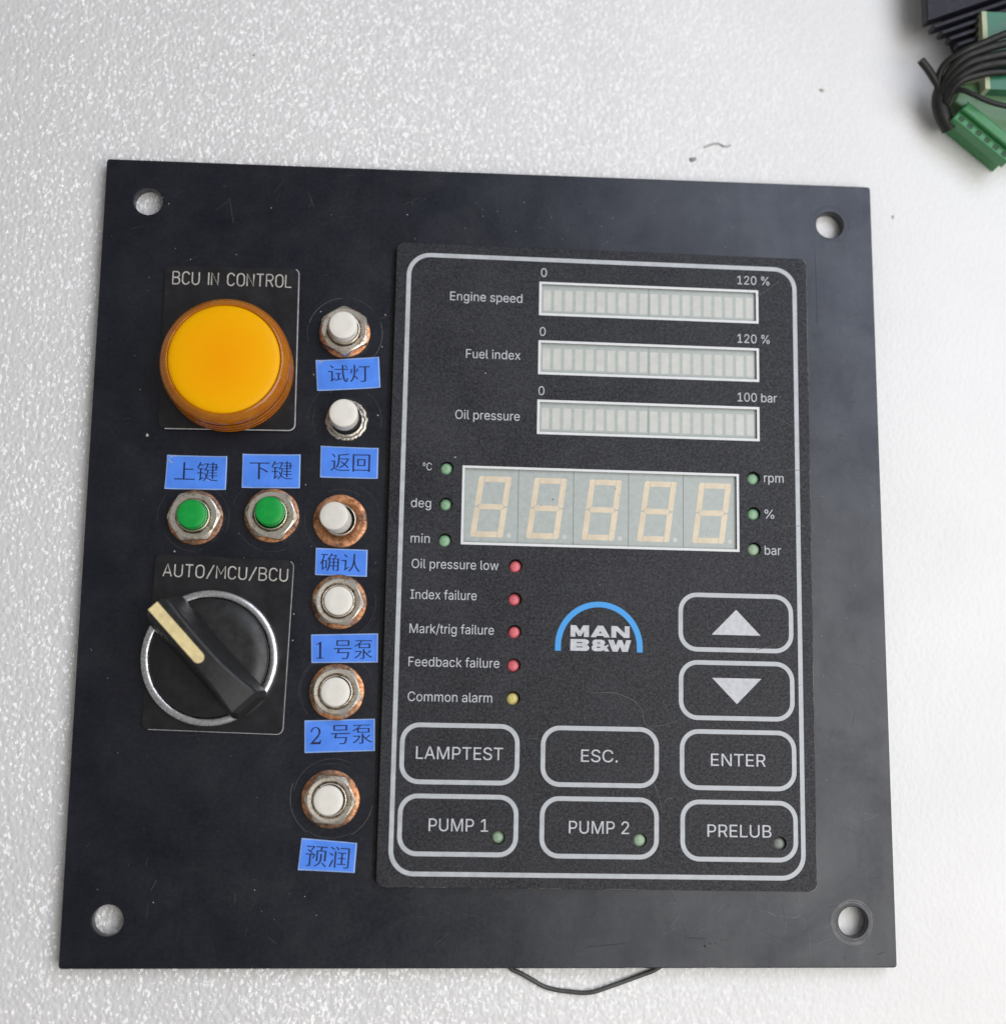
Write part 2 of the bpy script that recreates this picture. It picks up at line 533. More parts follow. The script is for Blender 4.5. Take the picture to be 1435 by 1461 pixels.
# letter outlines in 1/1000 em: advance width, then the contours (LATIN: corner points; GLYPHS: point, left handle, right handle)
LATIN = {
    ' ': (188, []),
    '%': (676, [[484,-9,456,-1,444,6,428,20,416,36,408,52,403,68,399,96,400,132,404,152,411,172,424,191,438,204,452,214,468,221,488,225,512,225,536,220,552,213,568,201,586,180,594,164,600,136,601,84,597,64,586,36,577,24,564,11,544,-1,532,-6,512,-10],[136,-1,134,4,139,12,480,507,484,510,536,509,538,508,534,500,518,476,194,4,188,-1],[479,40,492,36,508,36,520,38,534,48,545,68,548,84,550,100,548,132,546,144,537,164,528,173,520,177,508,179,492,179,480,176,468,168,462,160,456,144,453,112,455,72,468,48],[160,283,144,286,124,294,108,306,99,316,88,332,80,352,75,376,75,428,80,448,88,468,99,484,112,497,124,505,144,513,160,517,188,517,208,513,228,504,240,496,258,476,270,452,274,436,276,408,274,364,270,348,258,324,247,312,232,298,216,290,204,286,188,283],[154,332,168,328,184,328,196,331,210,344,217,356,221,368,223,392,222,424,218,444,214,452,204,464,196,469,184,473,164,472,153,468,144,462,134,448,127,424,127,376,131,360,139,344,148,334]]),
    '.': (188, [[84,-3,76,0,68,5,59,14,51,30,50,50,54,62,68,78,76,82,88,87,104,87,116,82,123,78,137,62,141,50,140,30,132,14,124,5,116,0,104,-4]]),
    '/': (249, [[16,-75,18,-59,177,530,180,532,188,534,232,532,234,530,232,522,73,-71,68,-76]]),
    '0': (453, [[202,-6,186,-3,162,5,134,21,103,50,84,78,68,114,56,158,48,222,48,286,52,326,64,382,77,414,85,430,100,454,130,484,162,503,186,511,210,516,242,516,282,507,314,491,330,479,346,462,359,446,371,426,383,398,391,374,399,338,403,310,404,286,403,198,395,150,386,118,367,74,343,42,330,29,314,17,294,6,282,1,246,-7,210,-7],[197,54,218,51,238,51,254,53,274,61,295,78,311,98,326,130,335,162,343,210,344,282,341,306,335,346,323,386,311,410,295,430,286,439,266,452,238,460,214,460,190,452,174,444,148,418,132,390,124,370,116,338,112,314,110,282,110,226,112,194,116,170,124,138,136,110,154,84,174,65]]),
    '1': (453, [[77,0,76,2,76,18,76,54,77,55,209,55,212,58,212,446,209,448,201,443,89,360,87,362,86,378,87,426,89,430,101,439,197,508,201,510,274,508,276,506,276,482,276,58,278,55,390,54,392,50,391,2,386,0]]),
    '2': (453, [[65,0,64,2,64,14,64,46,66,50,254,250,279,278,299,306,310,326,318,350,320,362,319,390,315,406,307,422,290,439,278,447,262,454,246,458,238,460,202,458,178,450,164,442,150,428,137,410,129,386,128,366,125,363,69,362,67,366,68,390,76,422,88,446,100,462,116,478,134,491,166,506,202,515,242,516,270,511,294,503,310,495,334,478,346,466,359,450,368,434,375,414,380,386,380,350,375,330,368,310,355,286,319,238,246,158,154,62,158,58,386,56,389,54,390,50,388,42,388,2,386,0]]),
    'A': (480, [[18,0,16,2,200,506,202,509,206,510,274,508,279,502,463,2,458,0,398,0,395,2,346,138,342,143,310,143,302,141,138,141,132,138,86,2,82,0],[155,202,158,200,178,199,318,199,322,199,323,202,288,298,264,370,242,446,238,451,191,302]]),
    'B': (456, [[61,0,60,2,59,150,60,506,61,508,65,510,262,508,282,506,302,502,322,495,338,487,354,475,367,462,384,438,395,406,398,390,398,358,391,330,383,314,374,302,366,293,350,281,315,266,318,262,334,259,354,251,374,238,390,222,399,210,407,194,414,174,418,154,418,122,414,102,402,70,386,47,374,36,358,25,330,12,302,4,270,0,242,0],[154,58,162,56,174,58,242,56,266,58,286,60,302,64,326,76,339,90,347,102,355,126,355,150,351,166,339,190,324,206,306,219,286,227,266,231,130,232,126,230,126,190,124,182,126,162,126,62,130,58],[150,286,158,284,186,286,234,284,250,286,278,292,290,296,302,304,317,318,323,326,331,342,335,354,335,390,331,402,323,418,310,432,294,442,266,451,238,452,162,452,130,452,126,450,124,406,126,386,126,290,130,286]]),
    'C': (510, [[238,-6,218,-2,190,6,150,25,122,46,105,62,92,78,76,102,64,126,56,146,48,174,44,194,40,230,40,278,44,314,48,334,57,362,65,382,84,418,92,430,114,455,150,484,190,503,218,511,238,515,286,516,314,512,354,500,386,484,410,465,435,438,450,414,463,386,472,350,470,348,410,348,394,386,387,398,378,410,362,425,346,436,330,444,310,451,286,456,250,456,214,447,190,436,162,415,140,390,124,362,116,342,109,314,104,278,104,222,112,178,124,146,140,118,153,102,166,90,182,77,206,65,230,57,250,53,282,53,306,57,330,65,346,73,362,84,387,110,398,130,410,160,470,160,471,158,472,154,463,122,455,102,443,82,435,70,417,50,386,25,354,9,314,-3,286,-7]]),
    'E': (419, [[61,0,60,2,59,150,60,506,61,508,65,510,370,508,372,506,372,502,372,458,370,452,130,452,126,450,124,406,126,386,126,290,130,286,154,287,186,286,214,287,350,286,354,284,355,282,355,250,355,234,354,231,350,229,302,229,294,228,130,229,126,226,124,170,126,162,126,62,130,58,374,56,376,50,375,2,370,0]]),
    'F': (410, [[61,0,60,2,59,150,60,506,61,508,65,510,366,508,369,506,370,502,368,458,366,452,130,452,126,450,126,410,124,402,126,382,126,282,130,279,174,279,182,278,342,278,346,274,347,270,346,226,342,221,130,220,126,218,126,166,124,158,126,134,126,2,121,0]]),
    'I': (300, [[32,0,31,2,31,18,31,54,32,56,36,58,112,56,117,58,118,62,118,450,112,452,32,452,31,454,31,506,32,508,36,510,264,508,269,506,270,498,269,458,267,454,244,452,184,452,182,450,182,62,184,58,264,56,268,54,269,2,264,0]]),
    'L': (393, [[61,0,60,2,59,150,60,506,61,508,65,510,121,508,126,506,126,394,124,386,124,342,126,338,126,62,130,58,358,56,361,54,362,50,360,2,358,0]]),
    'M': (628, [[61,0,60,2,59,150,60,506,61,508,65,510,150,508,154,505,283,174,314,76,319,86,336,142,353,190,473,502,478,510,566,508,568,506,568,430,568,2,566,0,506,0,504,2,504,326,507,418,506,430,454,286,343,2,338,0,290,0,285,2,169,294,121,431,119,422,123,326,123,306,122,302,123,298,123,222,122,214,123,182,123,106,122,98,123,2,117,0]]),
    'N': (523, [[61,0,60,2,59,150,60,506,61,508,65,510,134,508,139,506,355,166,387,110,398,88,401,90,399,170,399,506,402,510,462,507,463,506,464,482,463,2,458,0,390,0,386,2,204,286,121,425,120,410,123,382,124,294,126,290,126,218,124,210,126,178,126,2,121,0],[401,86,402,82,402,89]]),
    'O': (533, [[238,-6,218,-2,190,6,150,25,118,50,92,78,76,102,64,126,56,146,48,174,44,194,40,230,40,278,44,314,48,334,57,362,65,382,84,418,106,446,122,462,150,484,182,500,202,507,218,511,250,516,286,516,314,512,334,507,354,500,378,488,402,472,412,462,428,446,447,422,459,402,471,378,487,326,492,278,491,206,487,182,478,150,471,130,460,106,439,74,426,59,402,37,370,17,354,9,330,1,286,-7],[246,54,282,53,318,61,346,74,369,90,391,114,411,150,423,186,429,230,429,278,423,322,415,350,399,382,391,394,373,414,358,428,346,435,318,448,282,456,250,456,214,447,182,432,166,419,153,406,140,390,124,362,112,330,104,286,104,230,108,194,120,154,132,130,156,98,182,77,214,62,230,57]]),
    'P': (445, [[61,0,60,2,59,150,60,506,61,508,65,510,258,508,294,503,326,491,358,470,374,454,390,430,403,398,408,366,407,322,403,298,390,266,374,242,358,225,342,212,310,197,274,188,258,187,130,185,126,182,126,2,121,0],[126,246,130,243,142,242,258,244,282,249,298,256,310,264,323,278,331,290,339,310,343,330,342,374,335,398,323,418,310,431,298,439,278,447,262,450,230,452,162,452,130,452,126,450,126,338,124,330]]),
    'R': (449, [[61,0,60,2,59,150,60,506,61,508,65,510,105,510,113,508,270,507,310,499,338,487,362,470,370,462,383,446,394,426,402,406,407,386,408,334,403,302,394,278,382,258,358,232,342,221,318,211,316,206,427,2,422,0,358,0,352,2,267,162,246,199,170,197,150,199,130,197,126,194,126,2,121,0],[126,258,134,255,262,256,294,265,314,276,327,290,335,302,343,326,344,338,344,366,342,382,336,402,326,418,318,426,302,438,282,446,262,451,162,452,130,452,126,450,126,338,124,330]]),
    'S': (447, [[192,-8,156,-1,132,7,108,19,84,37,66,56,50,84,42,108,38,128,39,136,52,138,60,137,100,137,104,135,106,120,114,100,122,88,132,79,148,67,164,60,192,51,240,50,256,51,284,59,308,71,324,85,336,101,344,120,346,128,346,148,344,156,337,172,332,179,316,194,304,201,264,217,184,239,148,251,116,267,92,284,79,296,70,308,58,332,53,356,54,396,62,424,75,448,104,478,128,493,156,505,192,514,208,515,264,514,296,506,320,497,340,485,360,469,381,444,389,428,397,408,401,380,396,378,340,378,337,380,332,400,324,416,312,430,296,441,268,454,248,458,208,458,184,454,164,446,144,434,130,420,123,408,118,396,116,384,116,368,118,352,128,338,140,326,148,319,168,308,204,295,244,285,308,266,336,253,360,238,385,212,394,200,401,184,405,172,408,152,408,124,401,92,384,60,363,36,340,19,304,3,276,-5,244,-9]]),
    'T': (449, [[194,0,192,2,193,14,193,114,192,122,192,382,193,426,192,450,190,452,33,452,32,454,32,506,33,508,37,510,414,508,417,506,418,502,416,490,418,474,416,458,414,452,262,452,256,450,258,426,256,2,254,0]]),
    'U': (517, [[230,-7,210,-4,178,5,138,24,117,40,101,58,84,82,69,114,64,130,60,158,60,506,61,508,65,510,121,508,124,506,124,166,129,142,136,122,148,102,166,83,174,76,194,64,218,56,242,52,278,52,314,60,326,65,346,77,367,98,383,126,390,150,392,166,392,226,393,230,392,258,392,506,394,508,398,510,454,508,456,506,458,490,456,158,454,138,442,98,432,78,414,54,390,32,358,12,326,0,306,-4,278,-8,238,-8]]),
    'a': (389, [[140,-8,124,-5,108,-1,84,10,68,22,51,40,39,60,34,72,30,92,31,124,34,140,38,152,42,160,56,177,80,194,104,205,120,210,160,218,240,227,260,232,272,241,275,248,275,268,272,284,265,300,248,318,232,326,212,330,180,330,160,326,148,322,128,310,120,302,111,292,100,275,52,288,42,292,51,312,65,332,88,353,116,369,144,378,176,383,224,382,248,377,272,369,300,350,309,340,317,328,324,316,333,292,337,268,338,216,336,0,332,-1,280,-1,278,0,277,48,276,50,272,50,265,40,248,20,236,11,220,3,200,-4,176,-9,144,-9],[142,48,160,46,184,46,212,51,236,63,254,80,265,96,273,116,277,144,275,184,272,186,248,179,208,171,160,166,144,162,124,154,116,150,104,140,98,132,94,120,93,96,95,84,102,72,116,59,132,51]]),
    'b': (424, [[206,-7,190,-4,178,1,158,12,138,30,119,58,114,59,112,54,112,42,112,2,110,0,58,0,53,2,53,506,54,508,58,510,110,508,115,506,115,462,113,454,115,390,113,370,115,362,115,322,118,320,133,342,148,358,174,375,182,378,202,383,254,383,274,378,294,371,310,363,326,351,344,334,364,306,372,290,380,266,388,222,389,166,388,150,380,110,372,90,360,66,346,47,326,26,306,12,294,5,270,-3,246,-8],[196,50,206,48,238,48,254,52,273,62,292,78,304,94,315,114,324,142,328,170,328,210,323,238,316,262,304,286,290,302,274,315,262,322,246,327,230,329,206,329,190,327,178,322,163,314,146,299,133,282,126,266,117,238,113,210,113,170,117,142,125,114,141,86,154,71,174,57]]),
    'c': (396, [[184,-7,152,0,132,8,116,17,90,38,70,62,50,98,42,122,34,166,34,210,42,254,46,270,55,290,75,322,100,347,128,366,160,379,188,383,236,383,256,379,280,370,296,362,319,346,337,326,349,310,361,282,361,278,312,264,304,263,293,286,277,306,260,318,236,327,220,329,196,329,176,326,152,315,128,292,115,274,106,254,98,222,97,186,98,154,102,134,111,110,122,90,148,64,168,53,184,48,196,47,232,48,264,61,280,73,288,83,297,98,303,114,308,116,360,103,362,102,362,98,350,70,336,50,316,28,300,16,276,4,252,-4,228,-8]]),
    'd': (424, [[172,-7,156,-4,132,5,116,13,100,24,78,46,62,70,54,86,42,122,34,166,35,222,38,242,47,274,55,294,74,326,104,355,120,366,140,375,172,383,216,383,240,379,248,376,264,367,276,358,284,350,308,319,310,322,310,346,311,350,310,366,310,506,312,508,316,510,368,508,372,506,372,486,373,482,372,2,368,0,316,0,313,2,313,54,312,58,308,59,282,26,272,16,248,1,236,-3,212,-8],[180,50,192,48,224,48,248,56,268,68,280,82,293,102,305,130,309,146,311,170,311,210,309,234,301,262,289,286,271,306,252,320,232,327,216,329,192,329,180,328,164,322,144,310,130,298,114,274,106,258,98,226,97,190,98,154,110,114,122,90,136,74,160,56]]),
    'e': (404, [[184,-7,152,0,132,8,116,17,96,32,82,46,66,66,47,106,39,134,34,166,34,210,43,258,54,290,74,322,100,348,128,367,160,379,188,384,232,383,264,375,284,367,296,359,323,338,344,310,356,286,365,254,370,218,372,190,370,174,368,169,100,168,97,166,98,146,103,126,110,106,127,82,152,60,172,52,196,47,236,48,264,57,282,70,293,82,308,104,352,95,365,90,357,70,341,46,320,25,300,12,284,4,256,-4,232,-8],[140,222,148,220,304,220,309,222,309,230,305,250,296,274,281,298,268,311,256,319,236,327,220,329,192,329,164,323,144,311,118,286,107,266,102,254,98,234,97,226,100,222]]),
    'f': (254, [[84,0,81,2,81,326,76,328,7,328,6,330,6,342,6,378,12,380,80,380,81,382,82,446,86,466,91,478,98,490,116,507,128,515,156,526,176,530,204,530,224,527,240,523,242,518,241,514,228,471,224,470,208,473,184,473,172,471,156,462,150,454,146,446,142,430,142,382,144,379,224,380,228,378,229,374,228,330,224,328,148,327,143,326,142,322,142,2,140,0]]),
    'g': (425, [[180,-150,140,-142,120,-134,100,-124,81,-110,66,-94,51,-70,100,-42,104,-44,124,-68,136,-78,152,-87,176,-95,192,-96,232,-96,264,-87,284,-74,292,-66,301,-54,308,-34,311,6,310,66,308,68,306,66,288,42,280,34,264,22,236,9,216,5,180,5,152,10,124,21,92,42,75,58,59,82,46,110,38,138,34,170,34,214,38,242,47,274,62,306,82,334,104,355,116,363,144,376,180,384,216,384,240,379,256,372,280,355,301,330,308,320,312,320,314,326,314,378,316,380,332,379,368,380,370,378,372,374,373,354,372,-26,369,-46,365,-62,356,-82,341,-102,328,-115,304,-131,284,-139,256,-147,228,-151,188,-151],[176,62,192,60,232,61,248,66,268,77,285,94,293,106,301,122,309,150,311,174,311,210,309,234,301,262,289,286,271,306,260,316,244,324,232,327,216,329,180,328,164,322,144,311,128,294,114,274,103,246,98,226,97,194,98,158,102,142,111,118,122,98,140,80,156,70]]),
    'i': (167, [[54,0,52,2,52,378,54,380,110,380,113,378,115,358,113,2,110,0],[70,445,58,451,45,466,41,478,42,494,45,502,50,508,62,519,74,523,90,524,98,522,110,515,120,506,124,498,125,490,124,470,120,462,114,456,98,445,90,444]]),
    'k': (381, [[54,0,53,2,52,150,53,506,54,508,58,510,110,508,115,506,115,374,113,370,115,218,115,214,118,212,122,214,283,378,286,380,354,380,359,378,202,218,209,206,371,2,366,0,294,0,154,176,146,171,123,150,113,138,115,126,115,2,110,0]]),
    'l': (189, [[118,-1,102,3,86,10,71,24,65,32,58,48,53,72,53,508,58,510,110,509,113,508,115,504,115,404,113,396,113,368,115,364,115,248,113,240,115,84,117,68,122,60,130,54,166,54,171,52,180,8,178,2,158,-2]]),
    'm': (610, [[54,0,53,2,52,114,53,378,54,379,110,380,112,378,112,322,114,316,125,338,134,349,150,363,178,379,206,386,230,386,246,383,262,378,274,371,294,353,304,342,318,314,332,338,346,353,358,363,378,374,390,379,422,386,450,386,466,383,490,375,506,367,518,358,536,338,544,322,552,302,556,274,556,2,554,0,498,0,496,2,495,270,488,294,477,310,470,315,454,324,430,329,406,329,390,327,370,318,362,312,349,298,341,282,337,270,335,246,336,190,335,182,334,1,330,0,278,0,273,2,274,62,273,70,272,278,268,290,262,300,242,319,222,327,210,329,190,329,174,327,162,323,142,310,129,294,122,282,117,266,115,250,115,178,113,170,115,150,115,86,113,82,115,2,110,0]]),
    'n': (410, [[54,0,53,2,52,114,53,378,58,380,110,380,112,378,112,322,114,316,122,330,134,346,146,358,166,371,186,379,210,383,250,383,282,375,298,367,314,355,328,342,336,330,348,306,356,270,357,226,356,2,354,0,298,0,296,2,296,250,292,270,288,282,272,306,254,319,230,327,198,328,186,327,174,323,162,318,150,311,130,290,125,282,118,262,115,242,115,170,113,162,115,146,115,82,113,78,115,2,110,0]]),
    'o': (415, [[184,-7,152,0,132,8,116,17,90,38,70,62,50,98,42,122,34,166,34,210,42,254,46,270,55,290,75,322,100,347,128,366,160,379,188,383,236,383,268,375,296,362,323,342,341,322,356,298,369,270,373,254,381,210,381,166,373,122,365,98,349,66,333,46,316,28,288,9,252,-4,224,-8],[178,50,196,47,228,48,248,53,268,64,284,78,300,102,309,122,317,154,318,170,317,222,313,242,304,266,293,286,280,302,264,315,248,323,236,327,220,329,196,329,176,326,152,315,128,292,115,274,106,254,98,222,97,186,98,154,102,134,111,110,122,90,144,67,160,56]]),
    'p': (424, [[54,-142,53,-138,52,10,54,378,58,380,70,379,110,380,112,374,112,322,114,320,120,322,137,346,150,360,166,371,186,380,210,384,246,384,270,379,302,367,326,351,343,334,356,318,367,298,380,266,388,230,389,166,384,126,371,86,356,58,343,42,326,26,294,5,270,-3,246,-8,206,-7,178,1,146,22,118,58,115,54,115,6,113,2,115,-14,115,-70,113,-78,114,-138,113,-142,110,-143],[192,50,206,48,242,49,258,54,274,62,293,78,308,98,315,114,324,142,328,170,328,210,323,238,316,262,303,286,290,302,274,316,246,328,218,329,198,328,182,324,166,316,150,303,137,286,125,262,117,238,113,210,113,166,118,138,125,114,137,90,154,71,174,57]]),
    'r': (259, [[54,0,53,2,52,114,53,378,58,380,110,380,112,378,112,326,114,321,125,342,132,350,150,366,166,375,186,382,198,384,230,384,242,382,244,378,242,325,238,323,218,325,194,325,166,319,146,307,138,300,129,290,122,277,118,266,115,250,115,178,113,170,115,150,115,86,113,78,115,2,110,0]]),
    's': (365, [[154,-7,134,-3,110,4,94,12,78,23,62,39,48,58,40,78,37,94,90,106,94,106,100,90,110,74,118,65,130,56,154,48,170,46,194,46,214,48,226,52,242,60,253,70,263,82,266,90,268,110,266,118,258,132,246,143,238,147,218,154,126,176,106,185,86,196,64,218,53,238,48,262,48,294,56,318,66,333,78,346,102,364,126,375,158,383,214,383,234,379,258,371,274,362,284,354,298,341,311,322,322,298,323,294,322,290,270,277,254,304,234,323,226,327,210,331,166,331,150,327,134,319,122,310,116,302,112,294,109,278,113,258,122,245,142,232,166,224,254,202,274,194,294,182,315,162,327,138,331,122,331,94,323,66,311,46,290,24,266,8,230,-4,202,-8]]),
    't': (227, [[148,-3,120,4,104,12,96,18,78,38,71,54,67,70,65,98,64,326,60,327,12,327,6,330,6,378,7,379,60,379,65,382,65,470,68,472,124,471,125,470,126,450,126,382,128,379,200,380,204,378,205,374,204,329,200,328,132,327,128,326,126,322,126,102,126,86,130,70,140,58,152,52,180,51,200,54,204,46,213,6,208,0,188,-4,152,-4]]),
    'u': (410, [[158,-4,142,-1,122,7,106,15,95,24,82,38,74,49,65,68,58,88,53,120,53,376,58,379,110,379,115,376,115,320,113,312,115,292,115,228,113,224,115,128,117,112,122,97,129,84,138,73,150,63,158,58,178,52,210,50,234,55,258,67,276,84,287,104,292,116,296,136,296,168,296,376,298,379,354,379,356,376,357,356,356,0,354,-1,302,-1,298,0,297,56,294,62,284,44,271,28,254,15,238,6,218,-1,198,-5,166,-5]]),
    'w': (567, [[140,0,136,6,115,74,23,378,24,379,84,380,89,374,146,170,168,72,173,78,199,190,251,378,256,380,312,380,316,378,366,202,396,71,402,86,423,178,479,378,484,380,540,380,545,378,428,0,372,0,367,2,311,198,284,305,280,294,258,206,199,2,196,0]]),
    'x': (379, [[22,1,22,2,154,194,148,206,30,378,34,380,94,380,98,379,101,378,156,294,190,235,194,238,232,306,282,379,346,380,350,378,225,194,225,190,357,2,354,0,350,0,286,0,217,106,190,152,186,152,185,150,156,98,90,0,26,0]]),
    '°': (316, [[140,284,124,287,104,296,81,312,63,332,52,352,43,384,43,408,47,428,55,448,67,468,84,486,108,502,128,510,144,513,168,513,184,510,208,501,232,485,245,472,261,448,269,428,273,408,273,384,270,368,262,348,250,328,224,303,212,296,188,287,168,283,144,283],[141,336,148,335,172,335,184,340,196,347,210,360,218,376,222,388,222,404,218,420,205,440,188,454,168,462,148,462,136,458,120,450,107,436,100,424,95,408,96,384,103,364,120,346,132,339]]),
}
